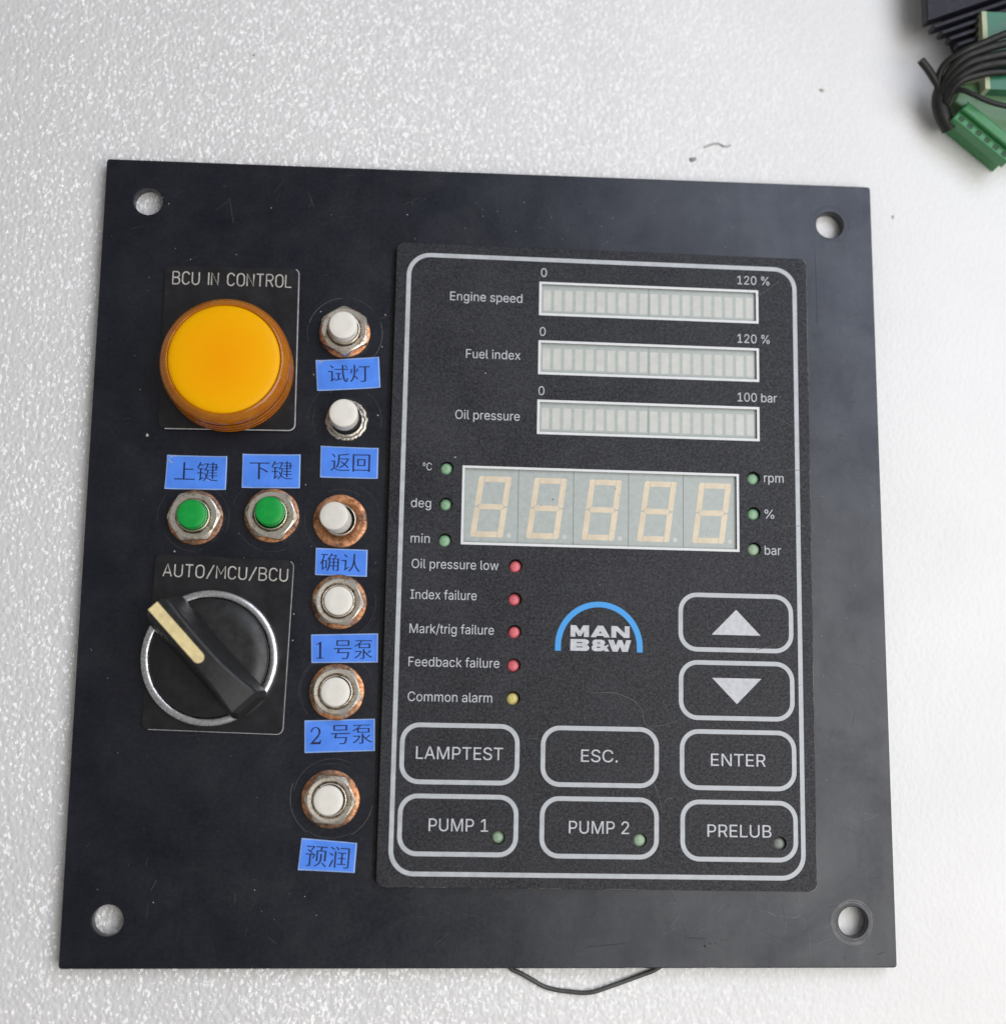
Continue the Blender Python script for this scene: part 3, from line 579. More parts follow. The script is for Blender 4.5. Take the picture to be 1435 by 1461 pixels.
GLYPHS = {
    '试': (1000, [[120,775,137,790,171,731,265,626,235,667,282,643,317,678,300,661,287,718,170,821,222,778,153,806],[777,796,794,807,819,752,885,651,865,691,903,663,940,688,922,676,918,727,829,828,871,785,812,817],[50,526,120,526,50,502,50,454,50,478,96,454,189,454,143,454,189,334,189,94,189,214,189,51,141,11,159,22,154,-4,179,-54,172,-36,194,-36,392,97,221,-18,385,112,371,161,376,141,334,137,260,89,297,113,260,235,260,526,260,380,190,526],[671,835,696,835,673,767,677,632,675,700,567,632,346,632,456,632,346,608,346,560,346,584,457,560,680,560,569,560,698,183,869,-77,745,-74,907,-77,967,134,947,-35,953,140,907,175,921,160,901,77,871,21,889,20,809,24,754,560,770,251,822,560,959,560,891,560,959,584,959,632,959,608,890,632,751,632,820,632,749,697,747,835,747,765,722,835],[360,61,401,72,367,37,381,-10,374,14,465,15,679,78,574,47,676,100,669,145,672,123,630,134,552,112,591,123,552,189,552,344,552,267,583,344,646,344,615,344,646,367,646,414,646,391,557,414,378,414,467,414,378,391,378,344,378,367,413,344,483,344,448,344,483,260,483,93,483,177,442,82]]),
    '灯': (1000, [[100,635,119,633,95,556,56,390,80,452,75,382,114,366,95,374,140,438,157,628,154,547,138,630],[380,651,401,643,364,589,307,443,332,499,322,436,353,422,338,429,382,474,444,626,415,558,423,634],[219,835,243,835,219,728,219,515,219,622,219,328,43,-25,203,128,60,-36,97,-80,86,-63,184,3,260,201,233,100,304,153,390,49,364,85,407,68,440,107,423,88,415,136,276,276,312,244,289,355,292,515,292,436,292,622,292,835,292,728,268,835],[444,758,616,758,444,734,444,685,444,709,532,685,707,685,619,685,707,467,707,30,707,248,707,12,680,5,700,6,658,4,512,7,586,4,524,-15,543,-74,538,-52,638,-74,737,-60,700,-73,773,-47,786,30,786,-21,786,248,786,685,786,467,844,685,961,685,903,685,961,709,961,758,961,734,789,758]]),
    '返': (1000, [[74,766,94,779,121,715,212,604,182,645,233,619,276,648,255,633,245,689,134,804,181,756,114,791],[249,467,249,346,182,467,47,467,114,467,47,443,47,396,47,420,89,396,174,396,132,396,174,301,174,110,174,205,132,95,32,5,82,56,49,-18,83,-64,66,-41,128,-6,206,49,174,49,228,49,305,-4,261,19,377,-42,585,-52,465,-52,686,-52,939,-42,863,-46,940,-20,961,37,952,17,860,25,587,18,706,18,476,18,321,59,387,24,289,76,249,103,268,92,249,224],[481,410,499,424,531,370,642,277,588,324,577,216,422,143,501,171,437,128,465,81,457,100,549,115,697,229,628,164,758,175,850,82,813,122,869,100,908,136,889,118,869,176,746,281,810,228,813,358,896,569,865,454,881,575,851,586,866,580,846,585,837,583,842,584,711,583,459,583,585,583,459,623,459,703,459,663,622,711,929,764,805,731,908,784,866,824,887,804,756,794,385,767,555,775,385,694,385,548,385,621,385,425,277,141,373,259,295,133,340,97,327,111,434,214,459,515,456,384,574,515,805,515,690,515,778,444,691,327,739,381,637,371,534,453,582,415,516,439]]),
    '回': (1000, [[374,500,374,424,455,500,618,500,537,500,618,424,618,271,618,347,537,271,374,271,455,271,374,347],[303,568,433,568,303,447,303,204,303,325,433,204,692,204,562,204,692,325,692,568,692,447,562,568],[82,799,361,799,82,506,82,-79,82,214,108,-79,159,-79,133,-79,159,-61,159,-25,159,-43,386,-25,839,-25,612,-25,839,-43,839,-79,839,-61,866,-79,919,-79,892,-79,919,214,919,799,919,506,640,799],[159,46,386,46,159,272,159,724,159,498,386,724,839,724,612,724,839,498,839,46,839,272,612,46]]),
    '确': (1000, [[552,843,574,837,508,720,348,528,434,604,362,514,393,471,385,485,410,487,443,523,427,504,443,455,443,318,443,386,443,205,335,-40,432,62,352,-48,393,-81,381,-69,458,-13,502,164,488,76,550,164,645,164,597,164,645,95,645,-44,645,25,667,-44,711,-44,689,-44,711,25,711,164,711,95,759,164,855,164,807,164,855,113,855,10,855,61,855,-1,839,-6,851,-6,828,-6,745,-5,788,-6,754,-24,764,-72,762,-53,826,-72,894,-60,869,-72,919,-48,927,10,927,-28,927,202,927,585,927,393,866,585,744,585,805,585,779,628,840,727,816,681,824,738,792,760,808,749,788,759,780,757,784,758,717,757,590,757,653,757,600,780,618,826,609,803,596,832],[645,230,645,270,600,230,510,230,555,230,512,261,513,318,513,290,513,328,513,349,513,339,557,349,645,349,601,349,645,309],[711,230,759,230,711,270,711,349,711,309,759,349,855,349,807,349,855,309,855,230,855,270,807,230],[645,409,645,446,601,409,513,409,557,409,513,446,513,520,513,483,557,520,645,520,601,520,645,483],[711,409,759,409,711,446,711,520,711,483,759,520,855,520,807,520,855,483,855,409,855,446,807,409],[494,585,551,585,493,585,492,585,493,585,516,619,559,694,539,656,619,694,739,694,679,694,717,656,664,585,690,615,607,585],[56,787,168,787,56,764,56,718,56,741,96,718,175,718,135,718,149,565,35,328,105,424,47,308,70,247,65,266,88,271,121,328,105,299,121,207,121,-34,121,87,143,-34,186,-34,164,-34,186,-7,186,46,186,19,244,46,361,46,303,46,361,190,361,479,361,335,303,479,186,479,244,479,211,554,247,718,232,635,296,718,393,718,344,718,393,741,393,787,393,764,281,787],[186,411,186,312,223,411,297,411,260,411,297,312,297,113,297,212,260,113,186,113,223,113,186,212]]),
    '认': (1000, [[142,775,159,790,192,729,292,625,260,663,310,643,345,680,327,662,311,717,192,821,242,778,175,806],[622,839,647,839,620,500,372,-28,625,149,392,-40,429,-80,416,-63,563,17,663,327,630,161,701,186,913,-79,772,17,926,-60,968,-24,948,-38,749,117,690,531,703,434,697,631,698,839,697,736,673,839],[47,526,127,526,47,502,47,454,47,478,103,454,215,454,159,454,215,340,215,111,215,225,215,63,160,15,181,29,174,2,202,-40,195,-24,216,-21,434,134,243,0,427,149,412,197,417,177,371,169,288,114,329,142,288,251,288,526,288,389,208,526]]),
    '上': (1000, [[427,825,453,825,427,564,427,43,427,304,302,43,51,43,176,43,51,18,51,-32,51,-7,351,-32,950,-32,650,-32,950,-7,950,43,950,18,802,43,506,43,654,43,506,176,506,441,506,308,631,441,881,441,756,441,881,466,881,516,881,491,756,516,506,516,631,516,506,619,506,825,506,722,480,825]]),
    '键': (1000, [[51,346,89,346,51,323,51,278,51,301,89,278,165,278,127,278,165,213,165,83,165,148,165,36,115,-12,132,1,128,-25,156,-68,148,-52,170,-49,350,78,194,-31,342,90,327,135,332,116,294,113,229,69,262,91,229,139,229,278,229,208,266,278,340,278,303,278,340,301,340,346,340,323,303,346,229,346,266,346,229,391,229,482,229,437,263,482,330,482,296,482,330,504,330,548,330,526,251,548,92,548,171,548,116,581,158,659,138,618,217,659,334,659,275,659,334,682,334,728,334,705,285,728,188,728,237,728,201,760,222,826,213,793,200,832,156,843,178,837,129,742,26,580,82,645,40,566,70,520,62,534,76,528,89,544,83,536,89,523,89,482,89,503,114,482,165,482,140,482,165,437,165,346,165,391,127,346],[578,761,618,761,578,743,578,706,578,724,618,706,697,706,657,706,697,679,697,626,697,653,649,626,553,626,601,626,553,607,553,568,553,587,601,568,697,568,649,568,697,541,697,487,697,514,657,487,578,487,618,487,578,468,578,431,578,450,618,431,697,431,657,431,697,406,697,355,697,380,656,355,575,355,616,355,575,335,575,296,575,316,616,296,697,296,656,296,697,269,697,214,697,241,648,214,550,214,599,214,550,194,550,155,550,175,599,155,697,155,648,155,697,114,697,32,697,73,717,32,757,32,737,32,757,73,757,155,757,114,819,155,942,155,880,155,942,175,942,214,942,194,880,214,757,214,819,214,757,241,757,296,757,269,811,296,920,296,866,296,920,316,920,355,920,335,866,355,757,355,811,355,757,380,757,431,757,406,806,431,904,431,855,431,904,477,904,568,904,522,924,568,965,568,945,568,965,587,965,626,965,607,945,626,904,626,924,626,904,671,904,761,904,716,855,761,757,761,806,761,757,786,757,837,757,812,737,837,697,837,717,837,697,812,697,761,697,786,657,761],[757,568,757,541,787,568,848,568,818,568,848,541,848,487,848,514,818,487,757,487,787,487,757,514],[757,626,787,626,757,653,757,706,757,679,787,706,848,706,818,706,848,679,848,626,848,653,818,626],[367,408,361,421,367,413,382,425,374,419,417,425,488,425,453,425,480,344,449,212,467,273,434,247,409,334,420,287,392,327,358,313,375,320,376,243,423,138,398,185,390,60,289,-32,345,4,302,-46,327,-85,318,-69,383,-46,463,76,428,6,552,-39,811,-66,673,-66,855,-66,942,-66,898,-66,946,-48,965,-1,955,-18,932,-2,815,-2,839,-2,689,-2,490,139,572,23,522,229,552,485,543,342,540,487,515,490,527,488,511,490,504,489,508,489,483,489,441,489,462,489,483,566,559,764,525,665,545,773,517,792,531,783,510,789,497,782,504,785,449,782,353,782,401,782,353,759,353,712,353,735,393,712,473,712,433,712,444,626,392,522,406,546,376,491,336,460,353,464,346,447]]),
    '下': (1000, [[55,766,352,766,55,741,55,691,55,716,184,691,441,691,312,691,441,434,441,-79,441,178,467,-79,520,-79,494,-79,520,98,520,451,520,274,635,389,839,250,769,306,857,273,892,318,874,295,812,379,534,527,653,469,529,522,520,511,525,516,520,571,520,691,520,631,662,691,946,691,804,691,946,716,946,766,946,741,649,766]]),
    '号': (1000, [[260,732,260,687,419,732,736,732,577,732,736,687,736,596,736,641,577,596,260,596,419,596,260,641],[185,799,395,799,185,709,185,530,185,620,395,530,815,530,605,530,815,620,815,799,815,709,605,799],[63,440,353,440,63,417,63,371,63,394,132,371,269,371,200,371,249,309,203,191,224,240,378,191,727,191,552,191,708,75,663,-1,688,19,651,-9,615,-10,639,-10,587,-10,444,-2,514,-9,458,-23,470,-74,468,-52,539,-78,639,-77,605,-79,678,-76,726,-50,702,-70,763,-18,812,225,788,57,814,236,816,259,816,259,649,259,315,259,482,259,327,296,352,371,340,334,546,371,933,371,739,371,933,394,933,440,933,417,643,440]]),
    '泵': (1000, [[334,584,334,548,473,584,750,584,611,584,750,548,750,477,750,513,611,477,334,477,473,477,334,513],[92,795,364,795,92,774,92,731,92,752,177,731,347,731,262,731,268,650,43,538,154,582,58,524,94,481,84,496,149,506,260,574,206,538,260,521,260,416,260,469,449,416,827,416,638,416,827,492,827,645,827,569,669,645,353,645,511,645,384,672,439,731,413,701,595,731,908,731,752,731,908,752,908,795,908,774,636,795],[362,310,367,311,357,310,346,309,351,309,260,309,89,309,175,309,89,286,89,241,89,264,167,241,323,241,245,241,269,131,53,14,168,54,67,0,96,-50,88,-32,239,6,422,291,366,116,407,298,376,312,391,305,371,311],[470,400,495,400,470,268,470,5,470,137,470,-7,452,-11,466,-11,439,-12,343,-10,391,-12,352,-30,366,-78,363,-58,433,-78,507,-67,478,-78,536,-56,545,4,545,-36,545,75,545,216,545,145,637,98,908,-42,767,5,920,-21,960,26,942,10,861,54,690,166,767,103,753,203,882,296,825,251,861,312,818,343,839,327,774,302,641,209,704,249,603,246,545,329,571,287,545,353,545,400,545,376,520,400]]),
    '预': (1000, [[670,495,694,495,670,428,670,295,670,362,670,192,410,-21,647,57,427,-35,456,-75,447,-60,710,18,741,294,741,168,741,361,741,495,741,428,717,495],[725,88,742,103,788,38,908,-79,869,-34,925,-61,960,-26,943,-44,920,17,775,134,837,86,758,119],[88,608,102,624,149,567,282,470,227,512,201,470,38,470,119,470,38,448,38,403,38,425,93,403,203,403,148,403,203,272,203,10,203,141,203,-3,184,-7,199,-6,170,-7,72,-6,124,-7,83,-27,96,-78,93,-57,165,-78,238,-65,210,-77,267,-53,275,8,275,-32,275,140,275,403,275,271,311,403,382,403,346,403,364,349,326,256,344,294,345,251,383,241,364,246,410,295,467,460,441,383,451,464,420,473,436,469,416,472,409,470,413,471,386,470,341,470,364,470,348,479,361,496,354,487,338,514,270,562,306,538,329,615,437,764,394,692,422,775,391,796,406,785,387,795,378,792,382,793,272,792,59,792,165,792,59,770,59,725,59,747,149,725,328,725,238,725,297,680,218,598,256,631,188,617,129,656,159,637,115,640],[500,628,551,628,500,469,500,152,500,311,523,152,570,152,547,152,570,288,570,559,570,423,662,559,846,559,754,559,846,424,846,154,846,289,870,154,919,154,895,154,919,312,919,628,919,470,854,628,724,628,789,628,736,661,759,728,747,695,826,728,959,728,892,728,959,751,959,796,959,773,794,796,464,796,629,796,464,773,464,728,464,751,535,728,677,728,606,728,670,695,652,628,661,659,601,628]]),
    '润': (1000, [[75,768,89,786,135,739,241,655,207,691,256,675,286,715,271,695,250,750,118,823,178,795,104,805],[37,506,51,524,96,481,202,407,166,439,216,427,245,468,231,448,209,500,79,561,138,538,65,543],[57,-22,98,55,79,-35,124,-62,102,-49,168,29,256,258,219,153,236,271,196,297,216,284,155,185],[289,631,312,631,289,396,289,-74,289,161,312,-74,357,-74,334,-74,357,161,357,631,357,396,334,631],[307,808,324,820,352,761,426,652,403,695,445,665,482,692,463,679,458,735,359,843,404,798,342,831],[411,128,464,128,411,106,411,62,411,84,539,62,795,62,667,62,795,84,795,128,795,106,744,128,641,128,692,128,641,187,641,306,641,247,683,306,768,306,726,306,768,328,768,371,768,349,726,371,641,371,683,371,641,424,641,531,641,478,689,531,785,531,737,531,785,553,785,596,785,574,665,596,425,596,545,596,425,574,425,531,425,553,474,531,571,531,522,531,571,478,571,371,571,424,527,371,438,371,482,371,438,349,438,306,438,328,482,306,571,306,527,306,571,247,571,128,571,187,518,128],[507,795,646,795,507,772,507,726,507,749,623,726,855,726,739,726,855,491,855,22,855,257,855,3,831,-4,849,-3,812,-5,680,-3,747,-5,691,-23,706,-77,702,-57,792,-77,880,-64,849,-77,912,-51,923,21,923,-28,923,279,923,795,923,537,784,795]]),
}


CAP_UNITS = 509.0        # height of the capitals in the same units


def outline_text(g, body, place, z0, z1, ystretch=1.0, offset=0.0, mi=0):
    """fills every outer contour with the holes that lie in it, so that overlapping contours simply add up"""
    v, f, pen, lift = [], [], 0, 0
    for ch in body:
        if ch in LATIN:
            adv, contours = LATIN[ch]
            if contours:
                h_ = G()
                shape2d(h_, [[((c[i] + pen) / 1000, c[i + 1] / 1000) for i in range(0, len(c), 2)] for c in contours], -0.5, 0.5)
                o = len(v)
                v += [(x, y, z, 0.0) for x, y, z in h_.v]
                f += [tuple(i + o for i in face) for face in h_.f]
            pen += adv
            continue
        adv, contours = GLYPHS[ch]
        pts = [[(c[i], c[i + 1]) for i in range(0, len(c), 6)] for c in contours]
        area = [sum(p[k - 1][0] * p[k][1] - p[k][0] * p[k - 1][1] for k in range(len(p))) for p in pts]
        sign = 1 if not area or max(area, key=abs) > 0 else -1
        outers = [i for i in range(len(pts)) if area[i] * sign > 0]
        groups = {i: [contours[i]] for i in outers}
        for i in range(len(pts)):
            if i in groups:
                continue
            x, y = pts[i][0]
            inside = []
            for o in outers:
                q, hit = pts[o], False
                for k in range(len(q)):
                    (xa, ya), (xb, yb) = q[k - 1], q[k]
                    if (ya > y) != (yb > y) and x < xa + (y - ya) / (yb - ya) * (xb - xa):
                        hit = not hit
                if hit:
                    inside.append(o)
            if inside:
                groups[min(inside, key=lambda o: abs(area[o]))].append(contours[i])
        for grp in groups.values():
            cu = bpy.data.curves.new("tmp", 'CURVE')
            cu.dimensions = '2D'
            cu.fill_mode = 'BOTH'
            cu.resolution_u = 6
            for c in grp:
                n = len(c) // 6
                s = cu.splines.new('BEZIER')
                s.bezier_points.add(n - 1)
                for p, i in zip(s.bezier_points, range(0, 6 * n, 6)):
                    p.handle_left_type = p.handle_right_type = 'FREE'
                    p.co = ((c[i] + pen) / 1000, c[i + 1] * ystretch / 1000, 0)
                    p.handle_left = ((c[i + 2] + pen) / 1000, c[i + 3] * ystretch / 1000, 0)
                    p.handle_right = ((c[i + 4] + pen) / 1000, c[i + 5] * ystretch / 1000, 0)
                s.use_cyclic_u = True
            cu.extrude = 0.5
            cu.offset = offset
            cv, cf = curve_to_geo(cu)
            bpy.data.curves.remove(cu)
            o = len(v)
            v += [(x, y, z, 0.0015 * (lift % 4)) for x, y, z in cv]
            f += [tuple(i + o for i in face) for face in cf]
            lift += 1
        pen += adv
    zc, zh = (z0 + z1) / 2, (z1 - z0)
    bb = (min(p[0] for p in v), max(p[0] for p in v), min(p[1] for p in v), max(p[1] for p in v))
    g.add([(*place(x, y, bb), zc + z * zh + dz) for x, y, z, dz in v], f, mi)
    return g


def text_geo(g, body, width, z0, z1, cap, mi=0, x0=0.0, y0=0.0):
    """printed lettering: left edge at x0, baseline y0, fitted to a width and a capital height"""
    sy = cap / (CAP_UNITS / 1000)
    return outline_text(g, body, lambda x, y, bb: (x0 + (x - bb[0]) * width / (bb[1] - bb[0]), y0 + y * sy), z0, z1, 1.0, 0.0, mi)


def hanzi_geo(g, body, cx, cy, w, h, z0, z1, thin=(0.002, 0.014)):
    """Chinese lettering in a light face: horizontals thinned more than verticals"""
    return outline_text(g, body, lambda x, y, bb: (cx + ((x - bb[0]) / (bb[1] - bb[0]) - 0.5) * w, cy + ((y - bb[2]) / (bb[3] - bb[2]) - 0.5) * h),
                        z0, z1, thin[0] / thin[1], -thin[0])


def arc(cx, cy, rx, ry, a0, a1, n=10):
    return [(cx + rx * math.cos(R(a0 + (a1 - a0) * i / n)), cy + ry * math.sin(R(a0 + (a1 - a0) * i / n))) for i in range(n + 1)]


# single-line engraver's alphabet, capital height 1
STROKES = {
    'B': (0.56, [[(0, 0), (0, 1), (.30, 1)] + arc(.30, .765, .22, .235, 90, -90) + [(0, .53)], [(.30, .53)] + arc(.30, .265, .26, .265, 90, -90) + [(0, 0)]]),
    'C': (0.56, [arc(.28, .70, .28, .30, 15, 180) + arc(.28, .30, .28, .30, 180, 345)]),
    'U': (0.56, [[(0, 1), (0, .28)] + arc(.28, .28, .28, .28, 180, 360) + [(.56, 1)]]),
    'I': (0.02, [[(0.01, 0), (0.01, 1)]]),
    'N': (0.54, [[(0, 0), (0, 1), (.54, 0), (.54, 1)]]),
    'O': (0.58, [arc(.29, .70, .29, .30, 0, 180) + arc(.29, .30, .29, .30, 180, 360) + [(.58, .70)]]),
    'T': (0.58, [[(0, 1), (.58, 1)], [(.29, 1), (.29, 0)]]),
    'R': (0.54, [[(0, 0), (0, 1), (.30, 1)] + arc(.30, .75, .23, .25, 90, -90) + [(0, .50)], [(.28, .50), (.54, 0)]]),
    'L': (0.48, [[(0, 1), (0, 0), (.48, 0)]]),
    'A': (0.62, [[(0, 0), (.31, 1), (.62, 0)], [(.11, .30), (.51, .30)]]),
    'M': (0.66, [[(0, 0), (0, 1), (.33, .35), (.66, 1), (.66, 0)]]),
    '/': (0.50, [[(0, -.08), (.50, 1.06)]]),
    ' ': (0.30, []),
}


def engraved(g, text, width, cap, z, r):
    x, items = 0.0, []
    for ch in text:
        w, st = STROKES[ch]
        items += [[(x + px, py) for px, py in s] for s in st]
        x += w + 0.24
    x -= 0.24
    for i, s in enumerate(items):
        tube(g, [(px * width / x, py * cap) for px, py in s], r, 0, zscale=0.12, z=z + 0.002 * (i % 3), res=2, smooth_curve=False)
    return g


# ------------------------------------------------------------------ the foam the things lie on
def build_foam():
    g = G()
    n, half = 120, 420.0
    rnd = random.Random(4)
    ph = [(rnd.uniform(.006, .03), rnd.uniform(.006, .03), rnd.uniform(0, 6.3), rnd.uniform(.05, .16)) for _ in range(9)]
    verts = []
    for j in range(n + 1):
        for i in range(n + 1):
            x, y = -half + 2 * half * i / n, -half + 2 * half * j / n
            z = sum(a * math.sin(kx * x + ky * y + p) for kx, ky, p, a in ph) - 0.25
            verts.append((x, y, z))
    faces = [(j * (n + 1) + i, j * (n + 1) + i + 1, (j + 1) * (n + 1) + i + 1, (j + 1) * (n + 1) + i) for j in range(n) for i in range(n)]
    g.add(verts, faces, 0, True)
    o = obj("foam_sheet", g, M['foam'])
    o["kind"] = "structure"
    o["label"] = "white bumpy foam sheet under everything"


build_foam()

# ------------------------------------------------------------------ the control panel (local z = 0 is the plate's top)
panel = bpy.data.objects.new("control_panel", None)
col.objects.link(panel)
panel.location = (0, 0, TOP * MM)
panel.empty_display_size = 0.05
tag(panel, "square black control panel with amber lamp, push buttons, rotary knob and engine display", "control panel")

HOLES = [(-80.05, 80.05), (79.85, 80.1), (-80.3, -80.1), (80.5, -80.3)]
g = G()
shape2d(g, [rrect(0, 0, 180, 180, 0.7, 4)] + [circle(x, y, 3.25) for x, y in HOLES], -2.8, 0, 0.22, smooth=False)
obj("face_plate", g, M['plate'], panel)

# ---- nameplates with engraved words
def nameplate(cx, cy, w, h, rz, text, tx, ty, tw, cap, trz, label, edge):
    g = G()
    shape2d(g, [rrect(0, 0, w, h, 1.5, 6)], 0.005, 0.55, 0.0, 1)
    shape2d(g, [rrect(0, 0, w - 0.34, h - 0.34, 1.35, 6)], 0.553, 0.95, 0.10, 0)
    p = obj("nameplate", g, [M['name_black'], M['name_edge']], panel, (cx, cy, 0), rz, label)
    g = G()                                       # pale core and bevel highlight painted along the right and lower edges
    ex, ey = w / 2 - 0.06, h / 2 - 0.06
    run = [(ex - 1.4 + 1.4 * math.cos(R(60 - 12 * i)), ey - 1.4 + 1.4 * math.sin(R(60 - 12 * i))) for i in range(5)] + [(ex, ey - 1.5), (ex, ey - 2.2)] + [(ex, ey - 2.2 - (2 * ey - 3.6) * i / 6) for i in range(1, 7)] + \
          [(ex - 1.4 + 1.4 * math.cos(R(-15 * i)), -ey + 1.4 + 1.4 * math.sin(R(-15 * i))) for i in range(1, 7)] + [(-ex + 1.5, -ey)]
    tube(g, run, edge, 0, z=0.80, zscale=1.0, res=2, smooth_curve=False)
    obj("bright_edge", g, M['name_bevel'], p)
    g = G()
    engraved(g, text, tw, cap, 0, 0.165)
    t = obj("lettering", g, M['engrave'], p)
    a = R(-rz)
    dx, dy = tx - cx, ty - cy
    t.location = Vector((dx * math.cos(a) - dy * math.sin(a), dx * math.sin(a) + dy * math.cos(a), 0.96)) * MM
    t.rotation_euler = (0, 0, R(trz - rz))


nameplate(-60.0, 45.55, 30.5, 38.1, 0.45, "BCU IN CONTROL", -73.4, 60.15, 26.8, 2.9, 0.0, "black nameplate engraved BCU IN CONTROL", 0.15)
nameplate(-59.55, -21.45, 30.5, 38.2, -1.7, "AUTO/MCU/BCU", -72.25, -6.75, 27.1, 2.72, -1.45, "black nameplate engraved AUTO/MCU/BCU", 0.09)

# ---- amber signal lamp
LX, LY = -59.65, 40.2
g = G()
prof = [(12.0, 0.98), (14.25, 0.98), (14.4, 2.0), (13.8, 2.35), (13.8, 2.75), (14.4, 3.1), (14.4, 4.2), (13.8, 4.55), (13.8, 4.95), (14.4, 5.3),
        (14.4, 6.4), (13.85, 6.75), (13.85, 7.1), (14.35, 7.45), (14.3, 8.5), (14.1, 9.2), (13.7, 9.8), (13.1, 10.35), (12.6, 10.72), (12.32, 10.7), (12.3, 9.2), (12.0, 8.9), (12.0, 0.98)]
lathe(g, prof, 96, close_top=False)
lamp = obj("signal_lamp", g, M['amber_body'], panel, (LX, LY, 0), 0, "amber signal lamp")
g = G()
lathe(g, [(11.9, 9.0), (12.24, 9.3), (12.24, 10.35), (12.1, 10.62), (11.8, 10.82), (11.2, 11.0), (10.2, 11.16), (8.5, 11.32), (6.5, 11.44), (4.0, 11.53), (2.0, 11.57), (0.5, 11.58)], 96)
obj("lens", g, M['amber_face'], lamp)

# ---- rotary selector switch
KX, KY = -61.1, -24.55
g = G()
lathe(g, [(12.95, 2.0), (12.85, 3.3), (12.5, 3.9), (9.0, 3.5), (4.0, 4.2), (1.0, 4.4)], 96)
knob = obj("rotary_switch", g, M['knob'], panel, (KX, KY, 0), 0, "black rotary selector switch with cream pointer")
g = G()
rr = random.Random(9)
nicks = [rr.uniform(-0.004, 0.004) for _ in range(96)]
lathe(g, [(14.75, 0.96), (14.8, 2.5), (14.5, 2.95), (13.2, 2.95), (13.05, 2.75), (13.05, 1.2)], 96, close_top=False,
      wob=lambda a, r: nicks[int(a / (2 * math.pi) * 96) % 96] if r < 13.3 else 0)
obj("bezel_ring", g, M['chrome'], knob)
# the grip: a waisted bar with sloping flanks
g = G()
NS = 28
sect = []
for i in range(NS + 1):
    t = -1 + 2 * i / NS
    u = 14.3 * t
    wt = 2.15 + 0.35 * t * t + (1.1 * t * t if t > 0 else 0.25 * t * t)      # half width of the top
    wb = 4.35 + 0.15 * t * t
    zt = 16.6 - (2.4 * t * t if t > 0 else 0.5 * t * t)
    end = max(0.0, abs(t) - 0.9) / 0.1
    wt *= 1 - 0.28 * end ** 2
    wb *= 1 - 0.22 * end ** 2
    zt -= 0.9 * end ** 2
    us = u * (1.0 if abs(t) < 0.9 else 1.0)
    sect.append([(us * 1.03, -wb, 3.2), (us * 1.03, -wb, 6.8), (us, -wt - 0.35, zt - 1.0), (us, -wt, zt - 0.25), (us, -wt + 0.45, zt), (us, wt - 0.45, zt),
                 (us, wt, zt - 0.25), (us, wt + 0.35, zt - 1.0), (us * 1.03, wb, 6.8), (us * 1.03, wb, 3.2)])
K = len(sect[0])
verts = [p for s in sect for p in s]
faces = [(i * K + k, i * K + k + 1, (i + 1) * K + k + 1, (i + 1) * K + k) for i in range(NS) for k in range(K - 1)]
g.add(verts, faces, 0, False)
g.add([p for p in sect[0]], [tuple(range(K))[::-1]], 0, False)
g.add([p for p in sect[-1]], [tuple(range(K))], 0, False)
GRIP = -47.0
grip = obj("grip", g, M['knob'], knob, (0, 0, 0), GRIP)
g = G()
ptr = [(-14.1, -1.15), (-14.1, 1.3)] + [(0.3 + 1.22 * math.cos(a), 0.08 + 1.22 * math.sin(a)) for a in [R(90 - 18 * i) for i in range(11)]]
ptr = [(x, y - 0.55) for x, y in ptr]
shape2d(g, [ptr], 16.05, 16.72, 0.05)
obj("pointer", g, M['cream'], knob, (0, 0, 0), GRIP)

# ---- push buttons
def nut_geo(af, h, n=60, rot=0.0, hole=3.7):
    g = G()
    outer0, outer1, top, inn = [], [], [], []
    for i in range(n):
        a = 2 * math.pi * i / n
        b_ = ((a + math.pi / 6) % (math.pi / 3)) - math.pi / 6
        rh = min(af / 2 / math.cos(b_), af * 0.565)
        zc = h - (rh - af / 2) * 0.75 - 0.12
        c, s = math.cos(a + rot), math.sin(a + rot)
        outer0.append((rh * c, rh * s, 0.5))
        outer1.append((rh * c, rh * s, zc))
        top.append((af / 2 * 0.955 * c, af / 2 * 0.955 * s, h))
        inn.append(((hole + 0.35) * c, (hole + 0.35) * s, h - 0.05))
    bot = [(hole * math.cos(2 * math.pi * i / n + rot), hole * math.sin(2 * math.pi * i / n + rot), h - 0.45) for i in range(n)]
    rings = [outer0, outer1, top, inn, bot]
    verts = [p for r_ in rings for p in r_]
    for j in range(len(rings) - 1):
        g.add([], [])
    o = len(g.v)
    g.add(verts, [(j * n + i, j * n + (i + 1) % n, (j + 1) * n + (i + 1) % n, (j + 1) * n + i) for j in range(len(rings) - 1) for i in range(n)], 0, False)
    return g


def washer_geo(seed, ro=6.0, ri=3.6):
    rnd = random.Random(seed)
    a1, a2, p1, p2 = rnd.uniform(.003, .012), rnd.uniform(.002, .007), rnd.uniform(0, 6), rnd.uniform(0, 6)
    g = G()
    lathe(g, [(ro, 0.0), (ro, 0.38), (ro - 0.15, 0.52), (ri, 0.52), (ri, 0.0)], 64, close_top=False,
          wob=lambda a, r: (a1 * math.sin(2 * a + p1) + a2 * math.sin(7 * a + p2)) if r > 5 else 0)
    return g


def cap_geo(h, r=3.2, z0=0.6):
    g = G()
    lathe(g, [(r, z0), (r, h - 0.35), (r - 0.1, h - 0.12), (r - 0.35, h), (r * 0.5, h + 0.02), (0.3, h + 0.02)], 48)
    return g


